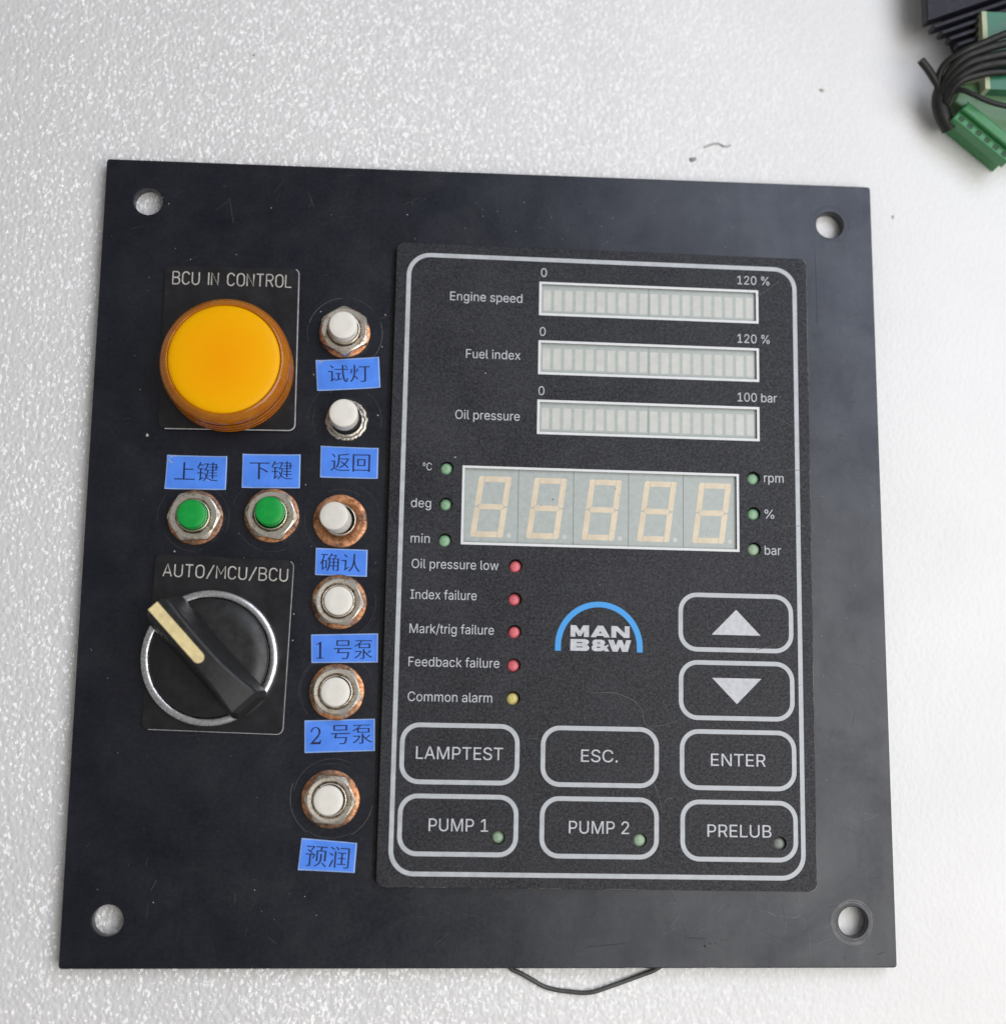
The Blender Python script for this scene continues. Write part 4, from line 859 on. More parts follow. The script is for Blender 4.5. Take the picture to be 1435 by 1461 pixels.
def barrel_geo(h, ro=3.62, ri=3.3):
    g = G()
    prof = [(ro, 0.0)]
    z = 0.3
    while z < h - 0.35:
        prof += [(ro, z), (ro - 0.14, z + 0.17)]
        z += 0.34
    prof += [(ro, h - 0.2), (ro - 0.1, h), (ri + 0.05, h), (ri, h - 0.1), (ri, h - 1.6)]
    lathe(g, prof, 48, close_top=False)
    return g


def push_button(x, y, capz, capmat, barrel, nut_rot, seed, label, cap_off=(0, 0), tilt=(0, 0), nut=True, washer=True, ro=6.0, af=10.0):
    if barrel:
        b_ = obj("push_button", barrel_geo(barrel), M['nickel'], panel, (x, y, 0), 0, label)
    else:                                           # a button that lost its nut and washer: ragged threaded stub in an open hole
        g = G()
        rnd = random.Random(seed)
        jag = [rnd.uniform(-0.035, 0.03) for _ in range(64)]
        lathe(g, [(4.75, 0.01), (4.7, 0.22), (4.25, 0.42), (3.9, 0.30), (3.5, 0.5), (3.3, 0.2)], 64, close_top=False, smooth=False,
              wob=lambda a, r: jag[int(a / (2 * math.pi) * 64) % 64] if r > 3.6 else 0)
        b_ = obj("push_button", g, M['zinc'], panel, (x, y, 0), 0, label)
        g = G()
        lathe(g, [(5.1, 0.004), (3.2, 0.006)], 48, close_top=False)
        obj("hole_rim", g, M['dark'], b_, (0.15, 0.22, 0))
        g = G()
        lathe(g, [(3.4, 0.1), (3.4, 2.3), (3.2, 2.5)], 48)
        obj("stem", g, M['dark'], b_)
    c = obj("cap", cap_geo(capz), capmat, b_, (cap_off[0], cap_off[1], 0))
    c.rotation_euler = (R(tilt[0]), R(tilt[1]), 0)
    if nut:
        obj("nut", nut_geo(af, 3.0, rot=R(nut_rot)), M['nickel'], b_)
    if washer:
        obj("washer", washer_geo(seed, ro), M['copper'], b_)
    return b_


W_, G_ = M['cap_white'], M['cap_green']
push_button(-34.15, 49.95, 6.5, W_, 3.6, 2, 1, "white push button with nut above the topmost blue sticker", ro=5.85, cap_off=(-0.1, 0.05), af=10.2)
push_button(-33.2, 29.55, 6.6, W_, 0, 0, 2, "white push button without nut or washer in an open hole", nut=False, washer=False, cap_off=(-0.35, 0.2))
push_button(-33.9, 6.35, 5.9, W_, 2.5, 0, 3, "tilted white push button on a bare copper washer without a nut", nut=False, cap_off=(-0.45, 0.1), tilt=(-3, -7), ro=6.05)
push_button(-33.6, -11.8, 4.0, W_, 3.5, 23, 4, "white push button nearly flush in its nut, above the sticker 1号泵", ro=6.1)
push_button(-33.55, -31.55, 4.0, W_, 3.5, 18, 5, "white push button nearly flush in its nut, above the sticker 2号泵", cap_off=(-0.15, -0.1), ro=6.1)
push_button(-34.2, -54.6, 3.9, W_, 3.5, 26, 6, "lowest white push button, set in a scuffed ring", cap_off=(-0.3, -0.1), ro=6.3)
push_button(-65.9, 6.5, 6.0, G_, 3.6, 34, 7, "green push button under the sticker 上键", ro=6.15, af=10.5)
push_button(-49.05, 7.25, 6.2, G_, 3.6, 22, 8, "green push button under the sticker 下键", ro=6.1, cap_off=(0, 0.25), af=10.4)

# ---- blue tape stickers with Chinese lettering
def numeral_geo(g, ch, cx, cy, h, z0, z1):
    """serif numerals of the tape printer"""
    if ch == '1':
        poly = [(-.20, -.5), (.20, -.5), (.20, -.46), (.075, -.43), (.075, .5), (.02, .5), (-.2, .36), (-.2, .32), (-.045, .36), (-.045, -.43), (-.2, -.46)]
    else:
        out = [(-.29, .22)] + arc(0, .23, .29, .27, 165, -20, 12) + [(.17, -.08), (-.12, -.38), (.22, -.38), (.27, -.26), (.32, -.26), (.28, -.5), (-.31, -.5), (-.31, -.46), (-.02, -.14)]
        inn = [(.15, .05)] + arc(-.01, .23, .19, .22, -10, 160, 12) + [(-.22, .20)]
        poly = out + inn
    shape2d(g, [[(cx + x * h, cy + y * h) for x, y in poly]], z0, z1)


def sticker(quad, text, cx, cy, w, h, rz, label):
    qx, qy = sum(p[0] for p in quad) / 4, sum(p[1] for p in quad) / 4
    loc = [(x - qx, y - qy) for x, y in quad]
    rnd = random.Random(label)
    nu, nv = 18, 9
    wq = math.hypot(loc[1][0] - loc[0][0], loc[1][1] - loc[0][1])
    hq = math.hypot(loc[3][0] - loc[0][0], loc[3][1] - loc[0][1])
    us = [0, 0.26 / wq] + [0.26 / wq + (1 - 0.52 / wq) * i / (nu - 2) for i in range(1, nu - 2)] + [1 - 0.26 / wq, 1]
    vs = [0, 0.26 / hq] + [0.26 / hq + (1 - 0.52 / hq) * i / (nv - 2) for i in range(1, nv - 2)] + [1 - 0.26 / hq, 1]
    nu, nv = len(us) - 1, len(vs) - 1
    lift = [rnd.uniform(0.05, 0.45) for _ in range(4)]                 # how far each corner has come up
    ph = [rnd.uniform(0, 6.3) for _ in range(3)]
    top, low = [], []
    for v_ in vs:
        for u_ in us:
            x = (1 - v_) * ((1 - u_) * loc[0][0] + u_ * loc[1][0]) + v_ * ((1 - u_) * loc[3][0] + u_ * loc[2][0])
            y = (1 - v_) * ((1 - u_) * loc[0][1] + u_ * loc[1][1]) + v_ * ((1 - u_) * loc[3][1] + u_ * loc[2][1])
            z = 0.10 + 0.018 * math.sin(9 * u_ + ph[0]) * math.sin(5 * v_ + ph[1])
            for c_, (cu_, cv_) in enumerate(((0, 0), (1, 0), (1, 1), (0, 1))):
                d_ = math.hypot((u_ - cu_) * wq, (v_ - cv_) * hq)
                z += lift[c_] * max(0.0, 1 - d_ / 2.6) ** 2
            top.append((x, y, z))
            low.append((x, y, z - 0.09))
    g = G()
    idx = lambda i, j: j * (nu + 1) + i
    n_ = len(top)
    g.v = top + low
    for j in range(nv):
        for i in range(nu):
            g.f += [(idx(i, j), idx(i, j + 1), idx(i + 1, j + 1), idx(i + 1, j)), (n_ + idx(i, j), n_ + idx(i + 1, j), n_ + idx(i + 1, j + 1), n_ + idx(i, j + 1))]
            e__ = 1 if i in (0, nu - 1) or j in (0, nv - 1) else 0
            g.mi += [e__, 1]
            g.sm += [True, True]
    rim = [idx(i, 0) for i in range(nu)] + [idx(nu, j) for j in range(nv)] + [idx(i, nv) for i in range(nu, 0, -1)] + [idx(0, j) for j in range(nv, 0, -1)]
    for k in range(len(rim)):
        p, q = rim[k], rim[(k + 1) % len(rim)]
        g.f.append((p, q, n_ + q, n_ + p))
        g.mi.append(1)
        g.sm.append(False)
    s = obj("tape_sticker", g, [M['blue_tape'], M['tape_edge']], panel, (qx, qy, 0), 0, label)
    g = G()
    if text[0] in '12':
        hw = w * 0.68
        hanzi_geo(g, text[1:], w / 2 - hw / 2, 0, hw, h, 0.125, 0.15)
        numeral_geo(g, text[0], -w / 2 + 1.0, -0.1, h * 0.90, 0.13, 0.15)
    else:
        hanzi_geo(g, text, 0, 0, w, h, 0.13, 0.15)
    obj("lettering", g, M['ink'], s, (cx - qx, cy - qy, 0), rz)


sticker([(-40.62, 43.32), (-26.21, 44.56), (-25.7, 37.26), (-40.03, 36.11)], "试灯", -32.9, 40.45, 9.4, 4.0, 2.0, "blue sticker lettered 试灯")
sticker([(-38.82, 23.47), (-25.79, 23.25), (-25.79, 16.14), (-38.75, 16.17)], "返回", -32.0, 19.75, 8.8, 4.1, 0.0, "blue sticker lettered 返回")
sticker([(-39.17, 0.23), (-27.63, 0.01), (-27.65, -6.08), (-39.16, -5.88)], "确认", -33.6, -2.95, 8.85, 4.0, -1.0, "blue sticker lettered 确认")
sticker([(-72.83, 20.58), (-59.48, 20.56), (-59.51, 12.87), (-73.05, 12.78)], "上键", -66.2, 16.95, 9.6, 4.3, 0.0, "blue sticker lettered 上键")
sticker([(-56.17, 21.19), (-43.21, 21.37), (-43.13, 13.61), (-56.06, 13.41)], "下键", -49.7, 17.6, 9.5, 4.2, 1.0, "blue sticker lettered 下键")
sticker([(-39.61, -19.05), (-24.81, -18.59), (-24.73, -25.04), (-39.33, -25.35)], "1号泵", -32.2, -22.3, 12.6, 4.1, 1.0, "blue sticker lettered 1号泵")
sticker([(-40.41, -37.82), (-25.07, -37.27), (-24.89, -44.27), (-40.18, -44.86)], "2号泵", -32.2, -40.8, 13.3, 4.1, 1.8, "blue sticker lettered 2号泵")
sticker([(-40.19, -62.84), (-28.22, -63.85), (-28.59, -70.17), (-40.78, -69.59)], "预润", -34.5, -66.75, 9.4, 4.5, -3.6, "blue sticker lettered 预润")

# ---- the display module: overlay frame centred at OX, OY and turned by ORZ
OX, OY, ORZ, OZ = 24.7, -1.1, -0.5, 2.0
_c, _s = math.cos(R(ORZ)), math.sin(R(ORZ))


def ov(x, y, z=0.0):
    """overlay frame -> panel frame"""
    return (OX + x * _c - y * _s, OY + x * _s + y * _c, z)


BARS = [(10.75, 60.0), (10.75, 46.0), (10.7, 32.0)]
BW, BH = 51.35, 8.05
DX, DY, DW, DH = -0.1, 11.2, 63.1, 17.95
LEDS = [(-35.2, 19.45, 'led_green', 'green LED beside °C'), (-35.2, 11.2, 'led_green', 'green LED beside deg'), (-35.2, 3.05, 'led_green', 'green LED beside min'),
        (-19.3, -2.3, 'led_red', 'red LED beside Oil pressure low'), (-19.3, -9.75, 'led_red', 'red LED beside Index failure'),
        (-19.3, -17.0, 'led_red', 'red LED beside Mark/trig failure'), (-19.3, -24.4, 'led_red', 'red LED beside Feedback failure'),
        (-19.3, -31.6, 'led_yellow', 'yellow LED beside Common alarm'),
        (34.85, 19.35, 'led_green', 'green LED beside rpm'), (34.85, 11.15, 'led_green', 'green LED beside the percent sign'), (34.85, 3.0, 'led_pale', 'green LED beside bar'),
        (-21.95, -61.5, 'led_pale', 'pale green LED in the PUMP 1 key'), (8.95, -61.65, 'led_pale', 'pale green LED in the PUMP 2 key'), (39.85, -61.95, 'led_dim', 'dim green LED in the PRELUB key')]
LED_R = 1.5

g = G()
holes = [rrect(x, y, BW - 0.9, BH - 0.9, 0.05, 1) for x, y in BARS] + [rrect(DX, DY, DW - 0.9, DH - 0.9, 0.05, 1)]
holes += [circle(x, y, LED_R, 28) for x, y, m, l in LEDS]
shape2d(g, [rrect(0, 0, 96.0, 144.3, 1.7, 6)] + holes, 0.355, OZ, 0.10)
obj("display_overlay", g, M['film'], panel, ov(0, 0), ORZ, "black grained display overlay with rounded corners")
g = G()  # dark strip added to stand for the overlay's cast shadow on its left
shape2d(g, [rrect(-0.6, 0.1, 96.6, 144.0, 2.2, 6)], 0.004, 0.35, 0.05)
obj("overlay_shadow_strip", g, M['dark'], panel, ov(0, 0), ORZ)
g = G()
shape2d(g, [rrect(0, 0, 91.1, 139.7, 5.4, 10), rrect(0, 0, 89.1, 137.7, 4.4, 10)], OZ + 0.005, OZ + 0.03)
obj("border_line", g, M['line'], panel, ov(0, 0), ORZ)
# wear and painted bevel highlight along the overlay's right and lower sides
g = G()
rnd = random.Random(21)
def wear_or_highlight_run(pts_fn, n, p_on, rmax):
    i = 0
    while i < n:
        l = rnd.randint(2, 7)
        if rnd.random() < p_on:
            r_ = rnd.uniform(0.04, rmax)
            tube(g, [pts_fn((i + k) / n) for k in range(l + 1) if i + k <= n], r_, 0, res=1)
        i += l
wear_or_highlight_run(lambda t: (47.93 + rnd.uniform(-.03, .03), 70 - 140 * t, OZ - 0.05), 110, 0.55, 0.075)
wear_or_highlight_run(lambda t: (-46 + 92 * t, -72.08 + rnd.uniform(-.03, .03), OZ - 0.05), 90, 0.4, 0.055)
for a0, a1 in ((60, 15), (-10, -85)):
    cy_ = 70.45 if a0 > 0 else -70.45
    tube(g, [(46.3 + 1.64 * math.cos(R(a0 + (a1 - a0) * i / 8)), cy_ + 1.64 * math.sin(R(a0 + (a1 - a0) * i / 8)), OZ - 0.05) for i in range(9)], 0.10, 0, res=1)
e_ = obj("edge_wear_or_highlight", g, M['wear'], panel, ov(0, 0), ORZ)
e_["kind"] = "stuff"

g = G()
rnd = random.Random(31)
wear_or_highlight_run(lambda t: (-88 + 177.5 * t, -89.86 + rnd.uniform(-.02, .02), -0.10), 150, 0.35, 0.075)
wear_or_highlight_run(lambda t: (30 + 59 * t, -89.86 + rnd.uniform(-.02, .02), -0.10), 60, 0.75, 0.10)
wear_or_highlight_run(lambda t: (89.87 + rnd.uniform(-.02, .02), -89 + 175 * t, -0.10), 150, 0.25, 0.06)
wear_or_highlight_run(lambda t: (-60 + 148 * t, 89.87, -0.10), 130, 0.12, 0.05)
e_ = obj("edge_wear_or_highlight", g, M['bare_plate'], panel)
e_["kind"] = "stuff"

# bar graphs
for (x, y), nm in zip(BARS, ("engine speed", "fuel index", "oil pressure")):
    g = G()
    shape2d(g, [rrect(0, 0, BW - 0.3, BH - 0.3, 0.05, 1)], 0.36, 1.30)
    b_ = obj("bar_graph", g, M['panel_grey'], panel, ov(x, y), ORZ, "%s bar graph window" % nm)
    g = G()
    rnd = random.Random(nm)
    pitch = (BW - 1.3) / 20
    for i in range(20):
        xc = -(BW - 1.3) / 2 + pitch * (i + 0.5)
        yc = -0.15 + rnd.uniform(-.05, .05)
        shape2d(g, [rrect(xc, yc, 1.78, 5.0, 0.2, 2)], 1.302, 1.33)
    obj("segments", g, M['bar_seg'], b_)
    g = G()
    box(g, -0.06, 0.06, -BH / 2 + 0.6, BH / 2 - 0.6, 1.302, 1.325)
    obj("seam", g, M['divider'], b_)
    g = G()
    shape2d(g, [rrect(0, 0, BW, BH, 0.08, 1), rrect(0, 0, BW - 1.15, BH - 1.15, 0.05, 1)], OZ + 0.005, OZ + 0.03)
    obj("frame", g, M['white_line'], b_)

# five-digit display
g = G()
shape2d(g, [rrect(0, 0, DW - 0.3, DH - 0.3, 0.05, 1)], 0.36, 1.30)
dd = obj("digit_display", g, M['panel_grey'], panel, ov(DX, DY), ORZ, "five digit seven segment display window")
g = G()
for k in range(1, 5):
    xk = -DW / 2 + 12.55 * k + 0.2
    box(g, xk - 0.06, xk + 0.06, -DH / 2 + 0.5, DH / 2 - 0.5, 1.302, 1.325)
obj("dividers", g, M['divider'], dd)
g = G()
shape2d(g, [rrect(0, 0, DW, DH, 0.08, 1), rrect(0, 0, DW - 1.1, DH - 1.1, 0.05, 1)], OZ + 0.005, OZ + 0.03)
obj("frame", g, M['white_line'], dd)


def digit_geo():
    sh = 0.132                                    # slant
    def S(p):
        return [(x + y * sh, y) for x, y in p]
    g = G()
    hw, hh, t = 3.05, 6.95, 1.28                  # half width, half height to outer edges, stroke
    z0, z1 = 1.302, 1.33
    gp = 0.10
    for sx in (-1, 1):
        for sy in (-1, 1):
            xo, xi = sx * (hw + t / 2), sx * (hw - t / 2)
            p = [(xo, sy * (hh - 0.35)), (xo - sx * 0.3, sy * hh), (xi + sx * 0.1, sy * hh), (xi, sy * (hh - 0.1)), (xi, sy * 0.72), (sx * hw, sy * 0.16), (xo, sy * 0.16)]
            if sx * sy < 0:
                p = p[::-1]
            shape2d(g, [S(p)], z0, z1)
    xi = hw - t / 2 - gp
    for y in (hh - t / 2, -(hh - t / 2)):
        shape2d(g, [S([(-xi, y - t / 2), (xi, y - t / 2), (xi, y + t / 2), (-xi, y + t / 2)])], z0, z1)
    xm = hw - 0.12
    shape2d(g, [S([(-xm, 0), (-xm + 0.5, -t / 2), (xm - 0.5, -t / 2), (xm, 0), (xm - 0.5, t / 2), (-xm + 0.5, t / 2)])], z0, z1)
    return g


g = G()
rnd = random.Random(5)
for x, y, s in ((-23.2, 4.6, .13), (-24.3, 0.6, .10), (-10.9, 1.9, .22), (-13.6, 0.5, .18), (0.9, 3.2, .10), (3.3, 4.8, .16), (4.2, 3.4, .13), (-8.9, 5.0, .08), (15.5, -1.2, .09), (24.1, -5.2, .14), (22.4, 0.6, .10), (10.6, 0.9, .12)):
    shape2d(g, [[(x + s * rnd.uniform(.6, 1.1) * math.cos(.9 * i), y + s * rnd.uniform(.6, 1.1) * math.sin(.9 * i)) for i in range(7)]], 1.331, 1.336)
q_ = obj("specks", g, M['divider'], dd)
q_["kind"] = "stuff"
g = G()
for k in range(5):
    shape2d(g, [circle(-24.95 + 12.58 * k + 4.15, -6.6, 0.55, 16)], 1.302, 1.325)
obj("decimal_points", g, M['bar_seg'], dd)
dm = digit_geo().mesh("digit", [M['digit_seg']])
for k in range(5):
    link("digit", dm, dd, (-24.95 + 12.58 * k, -0.15, 0))

# LEDs
g = G()
lathe(g, [(1.48, 0.45), (1.47, 0.75), (1.38, 1.05), (1.15, 1.28), (0.8, 1.42), (0.35, 1.50), (0.05, 1.51)], 28)
rnd = random.Random(14)
led_mesh = g.mesh("indicator_led", [M['led_green']])
for x, y, mk, lb in LEDS:
    me = led_mesh.copy()
    me.materials[0] = M[mk]
    o_ = link("indicator_led", me, panel, ov(x + rnd.uniform(-.08, .08), y + rnd.uniform(-.22, -.02), rnd.uniform(-0.25, 0.20)), ORZ, lb)
    o_.rotation_euler = (R(rnd.uniform(0, 9)), R(rnd.uniform(-7, 5)), R(rnd.uniform(0, 180)))

# membrane keys
KW, KH = 26.1, 13.2
KEYS = [("up arrow", 30.5, -13.85, None), ("down arrow", 30.55, -28.95, None), ("LAMPTEST", -30.75, -43.85, None), ("ESC.", 0.0, -43.95, None), ("ENTER", 30.75, -44.15, None),
        ("PUMP 1", -30.75, -59.05, LEDS[11]), ("PUMP 2", 0.0, -59.15, LEDS[12]), ("PRELUB", 30.85, -59.4, LEDS[13])]
KTEXT = {"LAMPTEST": ((-15.95, -45.8), 18.95, 2.68), "ESC.": ((20.15, -46.15), 8.1, 2.66), "ENTER": ((48.95, -46.78), 12.25, 2.66),
         "PUMP 1": ((-12.9, -61.1), 12.85, 2.66), "PUMP 2": ((17.5, -61.45), 13.2, 2.66), "PRELUB": ((47.95, -62.05), 14.2, 2.66)}
for nm, x, y, led in KEYS:
    g = G()
    polys = [rrect(0, 0, KW - 0.6, KH - 0.6, 3.9, 8)]
    if led:
        polys.append(circle(led[0] - x, led[1] - y, LED_R, 28))
    shape2d(g, polys, OZ + 0.001, OZ + 0.02)
    k_ = obj("membrane_key", g, M['film'], panel, ov(x, y), ORZ, "membrane key marked %s" % nm)
    g = G()
    shape2d(g, [rrect(0, 0, KW, KH, 4.2, 9), rrect(0, 0, KW - 2.0, KH - 2.0, 3.2, 9)], OZ + 0.024, OZ + 0.045)
    obj("outline", g, M['line'], k_)
    g = G()
    if nm == "up arrow":
        shape2d(g, [[(-5.55, -2.75), (5.55, -2.75), (0.05, 2.95)]], OZ + 0.024, OZ + 0.045)
    elif nm == "down arrow":
        shape2d(g, [[(-5.55, 2.75), (0.0, -2.95), (5.6, 2.75)]], OZ + 0.024, OZ + 0.045)
    else:
        (tx, ty), tw, cap = KTEXT[nm]
        px, py, _ = ov(x, y)
        dx, dy = tx - px, ty - py
        text_geo(g, nm, tw, OZ + 0.024, OZ + 0.045, cap, 0, dx * _c + dy * _s, -dx * _s + dy * _c)
    obj("legend", g, M['print'], k_)

# printed legends on the overlay: (text, left x, baseline y, width, capital height)
LEGENDS = [("0", 10.69, 64.25, 1.35, 2.05), ("Engine speed", -10.23, 57.95, 16.63, 2.08), ("0", 10.47, 50.12, 1.35, 2.05), ("Fuel index", -6.39, 44.37, 12.45, 2.08),
           ("0", 10.27, 36.12, 1.35, 2.05), ("Oil pressure", -8.62, 30.08, 14.65, 2.08), ("120 %", 56.75, 63.98, 7.6, 2.05), ("120 %", 56.55, 49.84, 7.55, 2.05),
           ("100 bar", 56.35, 35.86, 9.15, 2.05), ("°C", -15.75, 18.05, 2.05, 1.75), ("deg", -18.2, 9.6, 4.5, 2.05), ("min", -18.1, 1.6, 4.25, 2.05),
           ("Oil pressure low", -17.75, -4.1, 19.35, 2.05), ("Index failure", -17.9, -10.95, 14.7, 2.05), ("Mark/trig failure", -17.93, -18.5, 18.65, 2.05),
           ("Feedback failure", -18.0, -25.78, 20.0, 2.05), ("Common alarm", -18.0, -33.38, 18.5, 2.05), ("rpm", 62.12, 17.05, 4.55, 2.05), ("%", 62.1, 8.65, 2.2, 2.05),
           ("bar", 61.95, 0.35, 3.75, 2.05)]
for body, x, y, w, cap in LEGENDS:
    g = G()
    text_geo(g, body, w, OZ + 0.005, OZ + 0.03, cap)
    obj("printed_legend", g, M['print'], panel, (x, y, 0), ORZ, "printed words %s" % body)

# maker's mark: blue arch over two rows of wide letters
g = G()
zA, zB = OZ + 0.005, OZ + 0.03
outer = arc(0, 0, 9.8, 10.05, 0, 180, 48)
inner = arc(0, 0, 8.5, 8.8, 180, 0, 48)
shape2d(g, [[(9.8, -1.05)] + outer + [(-9.8, -1.05), (-8.5, -1.05)] + inner + [(8.5, -1.05)]], zA, zB)
logo = obj("maker_logo", g, M['logo_blue'], panel, (24.12, -21.0, 0), ORZ, "blue arch logo over white letters")
g = G()
# M A N, baseline 2.1 .. 4.7 ; B & W, baseline -1.0 .. 1.65 (all in the logo's own frame)
y0, y1 = 2.12, 4.70
shape2d(g, [[(-6.38, y0), (-6.38, y1), (-5.1, y1), (-4.33, 3.45), (-3.55, y1), (-2.25, y1), (-2.25, y0), (-3.4, y0), (-3.4, 3.35), (-4.0, 2.3), (-4.65, 2.3), (-5.28, 3.35), (-5.28, y0)]], zA, zB)
shape2d(g, [[(-1.9, y0), (-0.35, y1), (0.95, y1), (2.45, y0), (1.15, y0), (0.95, 2.45), (-0.45, 2.45), (-0.68, y0)], [(-0.02, 3.0), (0.55, 3.0), (0.27, 3.55)]], zA, zB)
shape2d(g, [[(2.75, y0), (2.75, y1), (4.05, y1), (5.75, 3.2), (5.75, y1), (6.85, y1), (6.85, y0), (5.6, y0), (3.85, 3.65), (3.85, y0)]], zA, zB)
y0, y1 = -0.98, 1.62
shape2d(g, [[(-6.38, y0), (-6.38, y1), (-3.0, y1), (-2.35, 1.4), (-2.2, 0.95), (-2.45, 0.55), (-2.75, 0.38), (-2.35, 0.2), (-2.12, -0.25), (-2.3, -0.75), (-2.9, y0)],
            rrect(-4.35, 0.85, 1.4, 0.2, 0.09, 2), rrect(-4.35, -0.12, 1.45, 0.2, 0.09, 2)], zA, zB)
shape2d(g, [[(-1.65, 0.0), (-1.3, 0.38), (-1.5, 0.75), (-1.45, 1.25), (-0.9, 1.6), (0.65, 1.6), (1.3, 1.3), (1.4, 0.8), (1.1, 0.42), (1.35, 0.2), (2.0, 0.55), (2.2, 0.3),
             (1.75, -0.15), (2.35, -0.95), (1.35, -0.98), (1.1, -0.72), (0.5, -0.95), (-0.9, -0.98), (-1.55, -0.7)],
            rrect(-0.08, 0.86, 0.7, 0.22, 0.1, 2), rrect(-0.1, -0.1, 0.85, 0.24, 0.11, 2)], zA + 0.001, zB + 0.001)
shape2d(g, [[(2.0, y1), (3.3, y1), (3.75, 0.3), (4.25, y1), (5.2, y1), (5.7, 0.3), (6.1, y1), (7.2, y1), (6.45, y0), (5.2, y0), (4.72, 0.15), (4.2, y0), (3.05, y0)]], zA, zB)
obj("letters", g, M['print'], logo)

# ---- wear: dust specks and scratches on the plate and overlay
rnd = random.Random(77)
g = G()
def speck(x, y, z, s):
    n = rnd.randint(5, 7)
    a0 = rnd.uniform(0, 6)
    pts = [(x + s * rnd.uniform(.6, 1.1) * math.cos(a0 + 6.283 * i / n), y + s * rnd.uniform(.5, 1.1) * math.sin(a0 + 6.283 * i / n)) for i in range(n)]
    v = [(px, py, z) for px, py in pts] + [(x, y, z + s * 0.5)]
    g.add(v, [(i, (i + 1) % n, n) for i in range(n)])
for x, y, s in [(-77.5, 25.0, .42), (-70.2, -1.1, .28), (-39.8, 54.9, .22), (-25.0, 54.6, .2), (-25.6, 47.0, .18), (-26.2, 30.9, .22), (-40.9, 40.0, .2), (-41.9, 14.5, .16),
                (-79.0, 61.8, .12), (-69.8, 66.4, .14), (-52.0, 79.5, .13), (-20.5, 79.0, .16), (-59.5, 67.9, .12), (-43.5, -14.6, .2), (-43.6, -20.4, .24), (-75.4, 79.6, .16),
                (-71.0, -76.4, .15), (-49.8, -73.8, .16), (-39.1, -75.1, .14), (-36.5, -90 + 11, .13)]:
    speck(x, y, 0.0, s)
for _ in range(70):
    x, y = rnd.uniform(-88, -25), rnd.uniform(-86, 86)
    speck(x, y, 0.0, rnd.uniform(.04, .10))
for _ in range(30):
    x, y = rnd.uniform(-22, 88), rnd.uniform(73, 87)
    speck(x, y, 0.0, rnd.uniform(.05, .11))
for _ in range(22):
    speck(rnd.uniform(74, 88), rnd.uniform(-70, 75), 0.0, rnd.uniform(.04, .1))
for _ in range(60):
    x, y = rnd.uniform(-21, 70), rnd.uniform(-70, 68)
    speck(x, y, OZ + 0.05, rnd.uniform(.03, .09))
for x, y, s in [(-8.5, 21.2, .28), (-1.9, 40.9, .18), (10.0, 5.6, .16)]:
    speck(x, y, OZ + 0.04, s)
def crease(pts, r):
    tube(g, [(x, y, 0.13) for x, y in pts], r, 0, zscale=0.3, res=1)
crease([(-72.2, 19.9), (-71.6, 20.3), (-70.9, 20.5)], .10)
crease([(-72.4, 19.6), (-72.0, 19.0), (-71.4, 18.8)], .09)
crease([(-39.9, 42.6), (-39.3, 43.0), (-38.7, 43.25)], .12)
speck(-63.6, 15.0, 0.15, .22)
d_ = obj("dust_specks", g, M['dust'], panel)
d_["kind"] = "stuff"

g = G()
def scr(pts, r, z, mi=0):
    if z < 0.1 and any(math.hypot(px - hx, py - hy) < 3.6 for px, py in pts for hx, hy in HOLES):
        return                                       # nothing hangs over a hole
    tube(g, pts, r, mi, zscale=0.12, z=z, res=1)
def scr_arc(cx, cy, r, a0, a1, w, mi=0, z=0.0):
    scr(arc(cx, cy, r, r, a0, a1, 14), w, z, mi)
scr_arc(-34.2, 49.9, 8.4, 95, 165, .06); scr_arc(-34.2, 49.9, 8.5, 168, 195, .05, 1); scr_arc(-34.2, 49.9, 8.6, -50, 20, .055); scr_arc(-34.2, 49.9, 8.5, 40, 80, .05, 1)
scr_arc(-34.0, -54.3, 8.3, 60, 170, .07, 1); scr_arc(-34.0, -54.3, 8.9, 160, 235, .06, 0); scr_arc(-34.0, -54.3, 8.6, 235, 300, .06, 1); scr_arc(-34.0, -54.3, 9.0, 300, 350, .06, 0); scr_arc(-34, -54.3, 7.3, 60, 110, .05, 1)
for cx, cy in ((-65.9, 6.5), (-49.05, 7.2), (-33.9, 6.3), (-33.6, -11.8), (-33.5, -31.5), (-33.2, 29.6)):
    for _ in range(3):
        a = rnd.uniform(0, 360)
        scr_arc(cx, cy, rnd.uniform(7.2, 9.2), a, a + rnd.uniform(40, 110), rnd.uniform(.035, .06), 1)
for rr_, a0, a1, w_ in ((4.6, 20, 330, .10), (4.35, 100, 380, .09), (4.1, -40, 200, .10), (4.85, 150, 300, .07), (3.8, 200, 420, .08)):
    scr_arc(HOLES[3][0], HOLES[3][1], rr_, a0, a1, w_ * 0.8, 2)
for cx, cy in HOLES[1:4:2]:
    for rr_ in (3.9, 4.3, 4.75):
        a = rnd.uniform(0, 360)
        scr_arc(cx, cy, rr_, a, a + rnd.uniform(120, 260), .06, 0 if cy < 0 else 1)
for cx_, cy_, n_ in ((70, -81, 15), (80, -60, 7), (45, -82, 8)):
    for _ in range(n_):
        x, y, a, l = rnd.gauss(cx_, 8), rnd.gauss(cy_, 3), rnd.uniform(0, 3.14), rnd.uniform(1, 5)
        if abs(x) < 88 and -88.5 < y < -75 or (76 < x < 88 and -88 < y < -40):
            scr([(x, y), (min(88.5, x + l * .5 * math.cos(a)), max(-88.8, y + l * .5 * math.sin(a) + rnd.uniform(-.2, .2))), (min(88.8, x + l * math.cos(a)), max(-88.9, y + l * math.sin(a)))], rnd.uniform(.015, .028), 0.0, 2)
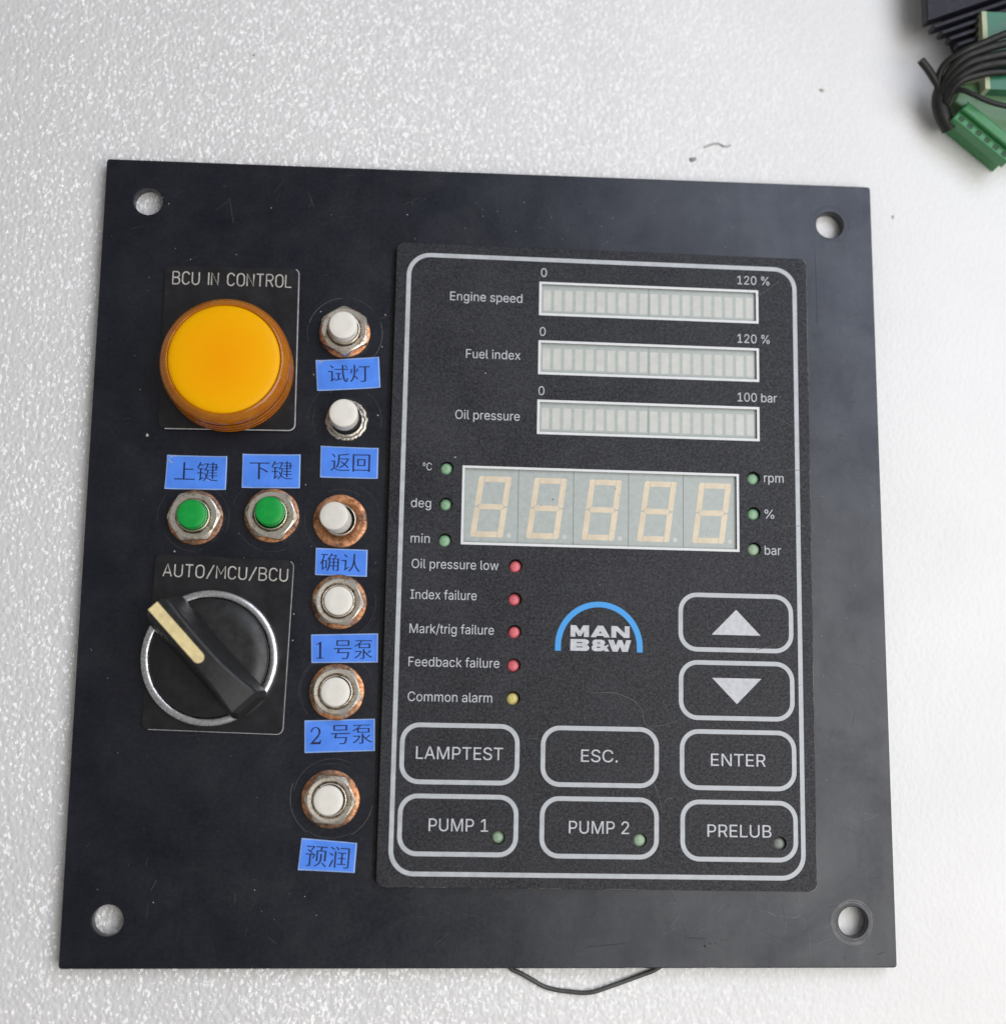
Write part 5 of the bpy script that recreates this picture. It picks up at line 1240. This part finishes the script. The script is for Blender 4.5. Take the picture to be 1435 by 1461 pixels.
for _ in range(85):
    if rnd.random() < .5:
        x, y = rnd.uniform(-88, 85), rnd.choice([rnd.uniform(-88, -75), rnd.uniform(73, 88)])
    else:
        x, y = rnd.choice([rnd.uniform(-88, -25), rnd.uniform(74, 88)]), rnd.uniform(-75, 75)
    a, l = rnd.uniform(0, 3.14), rnd.uniform(.6, 4.5)
    scr([(x, y), (x + l * .5 * math.cos(a) + rnd.uniform(-.2, .2), y + l * .5 * math.sin(a)), (x + l * math.cos(a), y + l * math.sin(a))], rnd.uniform(.025, .05), 0.0, 1)
for a, b_ in (((-71.6, -73.9), (-70.6, -71.8)), ((-60.5, 75.5), (-61.6, 81.5)), ((-49.8, 38.5), (-48.9, 41.5))):
    scr([a, b_], .07, 0.0, 1)
zt = OZ + 0.035
scr([(22, -31), (29, -31.5), (33.5, -34.5), (34.5, -38), (37, -39.5)], .06, zt, 0)
scr([(34.5, -38.5), (41, -37.2), (45, -33.5)], .06, zt, 0)
scr([(36.2, -50.5), (37.5, -54.3), (37.9, -56.5)], .07, zt, 0); scr([(38.2, -55.2), (39.2, -54.0), (40.4, -53.8)], .09, zt, 0)
scr([(8.2, -41.2), (10.9, -41.3)], .09, zt, 0)
scr([(59.5, -21.2), (63, -20.3), (65.5, -19.2)], .06, OZ + 0.05, 0)
scr([(63.3, 62.3), (66.8, 65.2)], .06, zt, 0); scr([(61.5, 61.3), (63.3, 62.3)], .08, zt, 0)
scr([(63, 33), (67, 31.5), (69, 30.2)], .04, zt, 0); scr([(67.5, 20), (71.5, 20.0)], .07, zt, 0); scr([(66.0, 7), (71.5, 7.1)], .06, zt, 0)
scr([(7.6, -60.0), (9.2, -57.8)], .05, zt, 0); scr([(14.4, -59.8), (16.2, -57.9)], .05, OZ + 0.05, 0)
for _ in range(70):
    x, y = rnd.uniform(-20, 69), rnd.uniform(-69, 66)
    a, l = rnd.uniform(0, 3.14), rnd.uniform(.5, 3.2)
    if (x > 6 and y > 25) or (-10 < y < 22 and x < 68) or (-35 < y < -8 and x < 36):
        continue
    scr([(x, y), (x + l * .5 * math.cos(a) + rnd.uniform(-.25, .25), y + l * .5 * math.sin(a)), (x + l * math.cos(a), y + l * math.sin(a))], rnd.uniform(.02, .04), zt, 1)
s_ = obj("scratches", g, [M['scratch'], M['scratch_faint'], M['scratch_bright']], panel)
s_["kind"] = "stuff"
# dark nicks near the lower right edge, marks on the display glass
g = G()
for a, b_ in (((43.5, -83.6), (47.6, -83.9)), ((30.0, -84.8), (21.5, -85.6)), ((31.2, -88.4), (31.8, -88.9)), ((51, -84.2), (51.7, -84.0)), ((78.2, -88.2), (78.6, -87.6)),
              ((85.8, -87.2), (87.2, -86.7)), ((80.2, 29.0), (81.6, 28.8)), ((83.6, 37.0), (84.6, 37.0)), ((22.6, -79.3), (23.6, -78.2)), ((76.1, 73), (76.2, 55))):
    tube(g, [(*a, 0), (*b_, 0)], .05, 0, zscale=0.1, z=0.0, res=1, smooth_curve=False)
for x, y, s in ((48.7, -84.9, .22), (47.5, -85.4, .26), (49.8, -84.8, .15)):
    shape2d(g, [circle(x, y, s, 8)], 0.001, 0.01)
k_ = obj("nicks", g, M['dark'], panel)
k_["kind"] = "stuff"

# ------------------------------------------------------------------ the thin wire looping out below the plate
g = G()
wp = [(3.2, -87.5), (5.68, -90.6), (7.39, -91.4), (10.39, -93.0), (12.53, -94.2), (15.1, -94.95), (18.52, -95.4), (21.5, -95.6), (23.7, -95.35), (26.2, -94.6), (30.5, -93.2),
      (34.0, -92.0), (37.2, -90.8), (41.0, -88.0)]
tube(g, [(x, y, 0.6 + 0.15 * math.sin(i)) for i, (x, y) in enumerate(wp)], 0.5, 0, res=5)
tag(obj("wire_loop", g, M['wire']), "thin dark wire looping out from under the panel's lower edge", "wire")

# ------------------------------------------------------------------ part of another circuit module at the upper right
mod = bpy.data.objects.new("circuit_module", None)
col.objects.link(mod)
mod.location = Vector((121, 116, 0)) * MM
mod.empty_display_size = 0.03
tag(mod, "circuit module with black finned heatsink, green terminals and tangled black cables", "circuit module")


def mg():
    return G()


MX, MY = 121.0, 116.0
def L3(x, y, z):
    return (x - MX, y - MY, z)


# heatsink: base block and fins running up to the right
g = mg()
a = R(22)
ux, uy = math.cos(a), math.sin(a)          # along the fins
vx, vy = math.sin(a), -math.cos(a)         # from fin to fin
rot = Matrix(((ux, vx, 0, 0), (uy, vy, 0, 0), (0, 0, 1, 0), (0, 0, 0, 1)))
T = Matrix.Translation(Vector(L3(102.4, 129.8, 0))) @ rot
shape2d(g, [[(9.8, -24), (50, -24), (40, 0.6), (0, 0.6)]], 7.5, 11, 0.4, mat=T)
shape2d(g, [[(18, -22), (50, -22), (40, 9), (9, 9), (9, 0)]], 0.2, 7.6, 0.3, mat=T)
for i in range(5):
    s = 1.75 + 1.95 * i
    shape2d(g, [[(1.3 + 1.4 * i, s), (40, s), (40, s + 0.95), (1.3 + 1.4 * i, s + 0.95)]], 7.0, 10.6 - 0.35 * i, 0.2, mat=T)
obj("heatsink", g, M['heatsink'], mod)
# circuit board standing in front of the fins, behind the cables
g = mg()
box(g, *[c - MX for c in (116.9, 146.0)], *[c - MY for c in (112.0, 131.8)], 1.0, 12.0, 0)
box(g, *[c - MX for c in (115.7, 116.88)], *[c - MY for c in (112.0, 131.8)], 1.0, 12.1, 1)
obj("circuit_board", g, [M['pcb'], M['pcb_edge']], mod)
# terminal strips
a = R(-40)
ux, uy = math.cos(a), math.sin(a)
RT = Matrix(((ux, -uy, 0, 0), (uy, ux, 0, 0), (0, 0, 1, 0), (0, 0, 0, 1)))
T = Matrix.Translation(Vector(L3(108.8, 105.8, 0))) @ RT
g = mg()
shape2d(g, [[(0, 0), (16.6, 0), (16.6, 5.0), (0, 5.0)]], 5.6, 9.0, 0.35, mat=T)
shape2d(g, [[(0.6, 1.2), (16.0, 1.2), (16.0, 5.0), (0.6, 5.0)]], 0.2, 5.7, 0.3, mat=T)
shape2d(g, [[(0.2, 2.3), (16.4, 2.3), (16.4, 5.0), (0.2, 5.0)]], 9.02, 10.6, 0.5, mat=T)
tb = obj("terminal_block", g, M['terminal'], mod, label="bright green terminal block with a row of sockets")
g = mg()
for i in range(6):
    shape2d(g, [rrect(3.0 + 2.63 * i - 1.3, 1.15, 1.45, 1.25, 0.3, 3)], 9.01, 9.06, mat=T)
obj("wire_entries", g, M['terminal_hole'], tb)
g = mg()
shape2d(g, [[(x - MX, y - MY) for x, y in ((109.6, 110.4), (111.2, 114.4), (118.0, 116.4), (128.0, 117.5), (128.0, 99.0), (122.4, 99.6))]], 1.0, 8.6, 0.5)
obj("terminal_block", g, M['terminal_pale'], mod, label="paler green terminal block behind the socketed one")
# cables
def cable(pts, r):
    g = mg()
    tube(g, [L3(*p) for p in pts], r * 0.86, 0, res=5)
    obj("cable", g, M['cable'], mod)
cable([(107.5, 112.6, 7.5), (104.9, 115.0, 9), (102.8, 117.0, 10.3), (100.6, 118.9, 11.3)], 1.15)
cable([(107.0, 111.0, 6), (105.6, 114.0, 8.5), (106.0, 117.6, 11), (109.5, 120.0, 13.5), (114.5, 122.2, 14.5), (120.5, 124.8, 15), (130.0, 128.0, 15)], 1.0)
cable([(107.2, 110.5, 7), (106.8, 114.6, 10), (109.0, 118.0, 13.2), (114.0, 120.3, 14.5), (121.0, 122.4, 15), (132.0, 125.0, 14)], 1.1)
cable([(107.2, 110.5, 7), (107.6, 114.4, 10.8), (110.4, 117.0, 13.4), (115.0, 118.6, 14.3), (122.0, 120.0, 14.8), (132.0, 121.5, 14)], 1.15)
cable([(107.6, 110.0, 8), (108.6, 113.8, 11.6), (112.0, 115.9, 13.3), (116.5, 117.2, 14), (122.0, 117.9, 14.3), (132.0, 118.8, 14)], 1.15)
cable([(107.4, 110.0, 9), (109.0, 113.0, 12), (112.6, 114.6, 12.8), (120.0, 116.0, 13.0), (130.0, 116.4, 12)], 1.0)
cable([(107.6, 111.4, 9), (109.6, 111.4, 12), (112.2, 109.9, 13), (116.0, 108.3, 13.0), (120.5, 107.2, 13), (130.0, 105.6, 12)], 0.75)
g = mg()
tube(g, [L3(107.6, 114.6, 7.0), L3(106.7, 111.6, 6.8), L3(107.4, 108.6, 6.0), L3(109.8, 105.0, 4.6)], 2.0, 0, res=5)
obj("cable_sleeve", g, M['cable'], mod)

# ------------------------------------------------------------------ litter on the foam
def crumb(x, y, s, seed, label, mat):
    rnd = random.Random(seed)
    g = G()
    prof = [(s * .8, -0.3), (s, 0.1), (s * .75, s * .5), (s * .2, s * .75)]
    lathe(g, prof, 9, wob=lambda a, r: 0.3 * math.sin(2 * a + seed) + 0.15 * math.sin(3 * a), smooth=False)
    tag(obj("crumb", g, mat, None, (x, y, 0)), label, "crumb", "crumbs lying on the foam")
crumb(47.8, 96.8, 0.75, 1, "grey green crumb on the foam just above the panel's top edge", M['crumb'])
crumb(80.0, 116.0, 0.55, 2, "tiny brownish crumb on the foam between panel and circuit module", M['crumb_tan'])
crumb(96.6, 84.0, 0.45, 5, "pale grey speck in place of a faint dent in the foam beside the panel's upper right corner", M['hair'])  # raised speck added where the foam only has a dent
crumb(-57.9, 119.0, 0.28, 3, "tiny dark speck on the foam far above the amber lamp", M['crumb'])
g = G()
tube(g, [(50.6, 100.0, 0.1), (52.2, 100.7, 0.3), (54.0, 101.0, 0.45), (55.8, 100.4, 0.3), (57.2, 100.8, 0.1)], 0.20, 0, res=2)
tag(obj("fibre", g, M['hair']), "short curled grey fibre on the foam above the panel", "fibre")
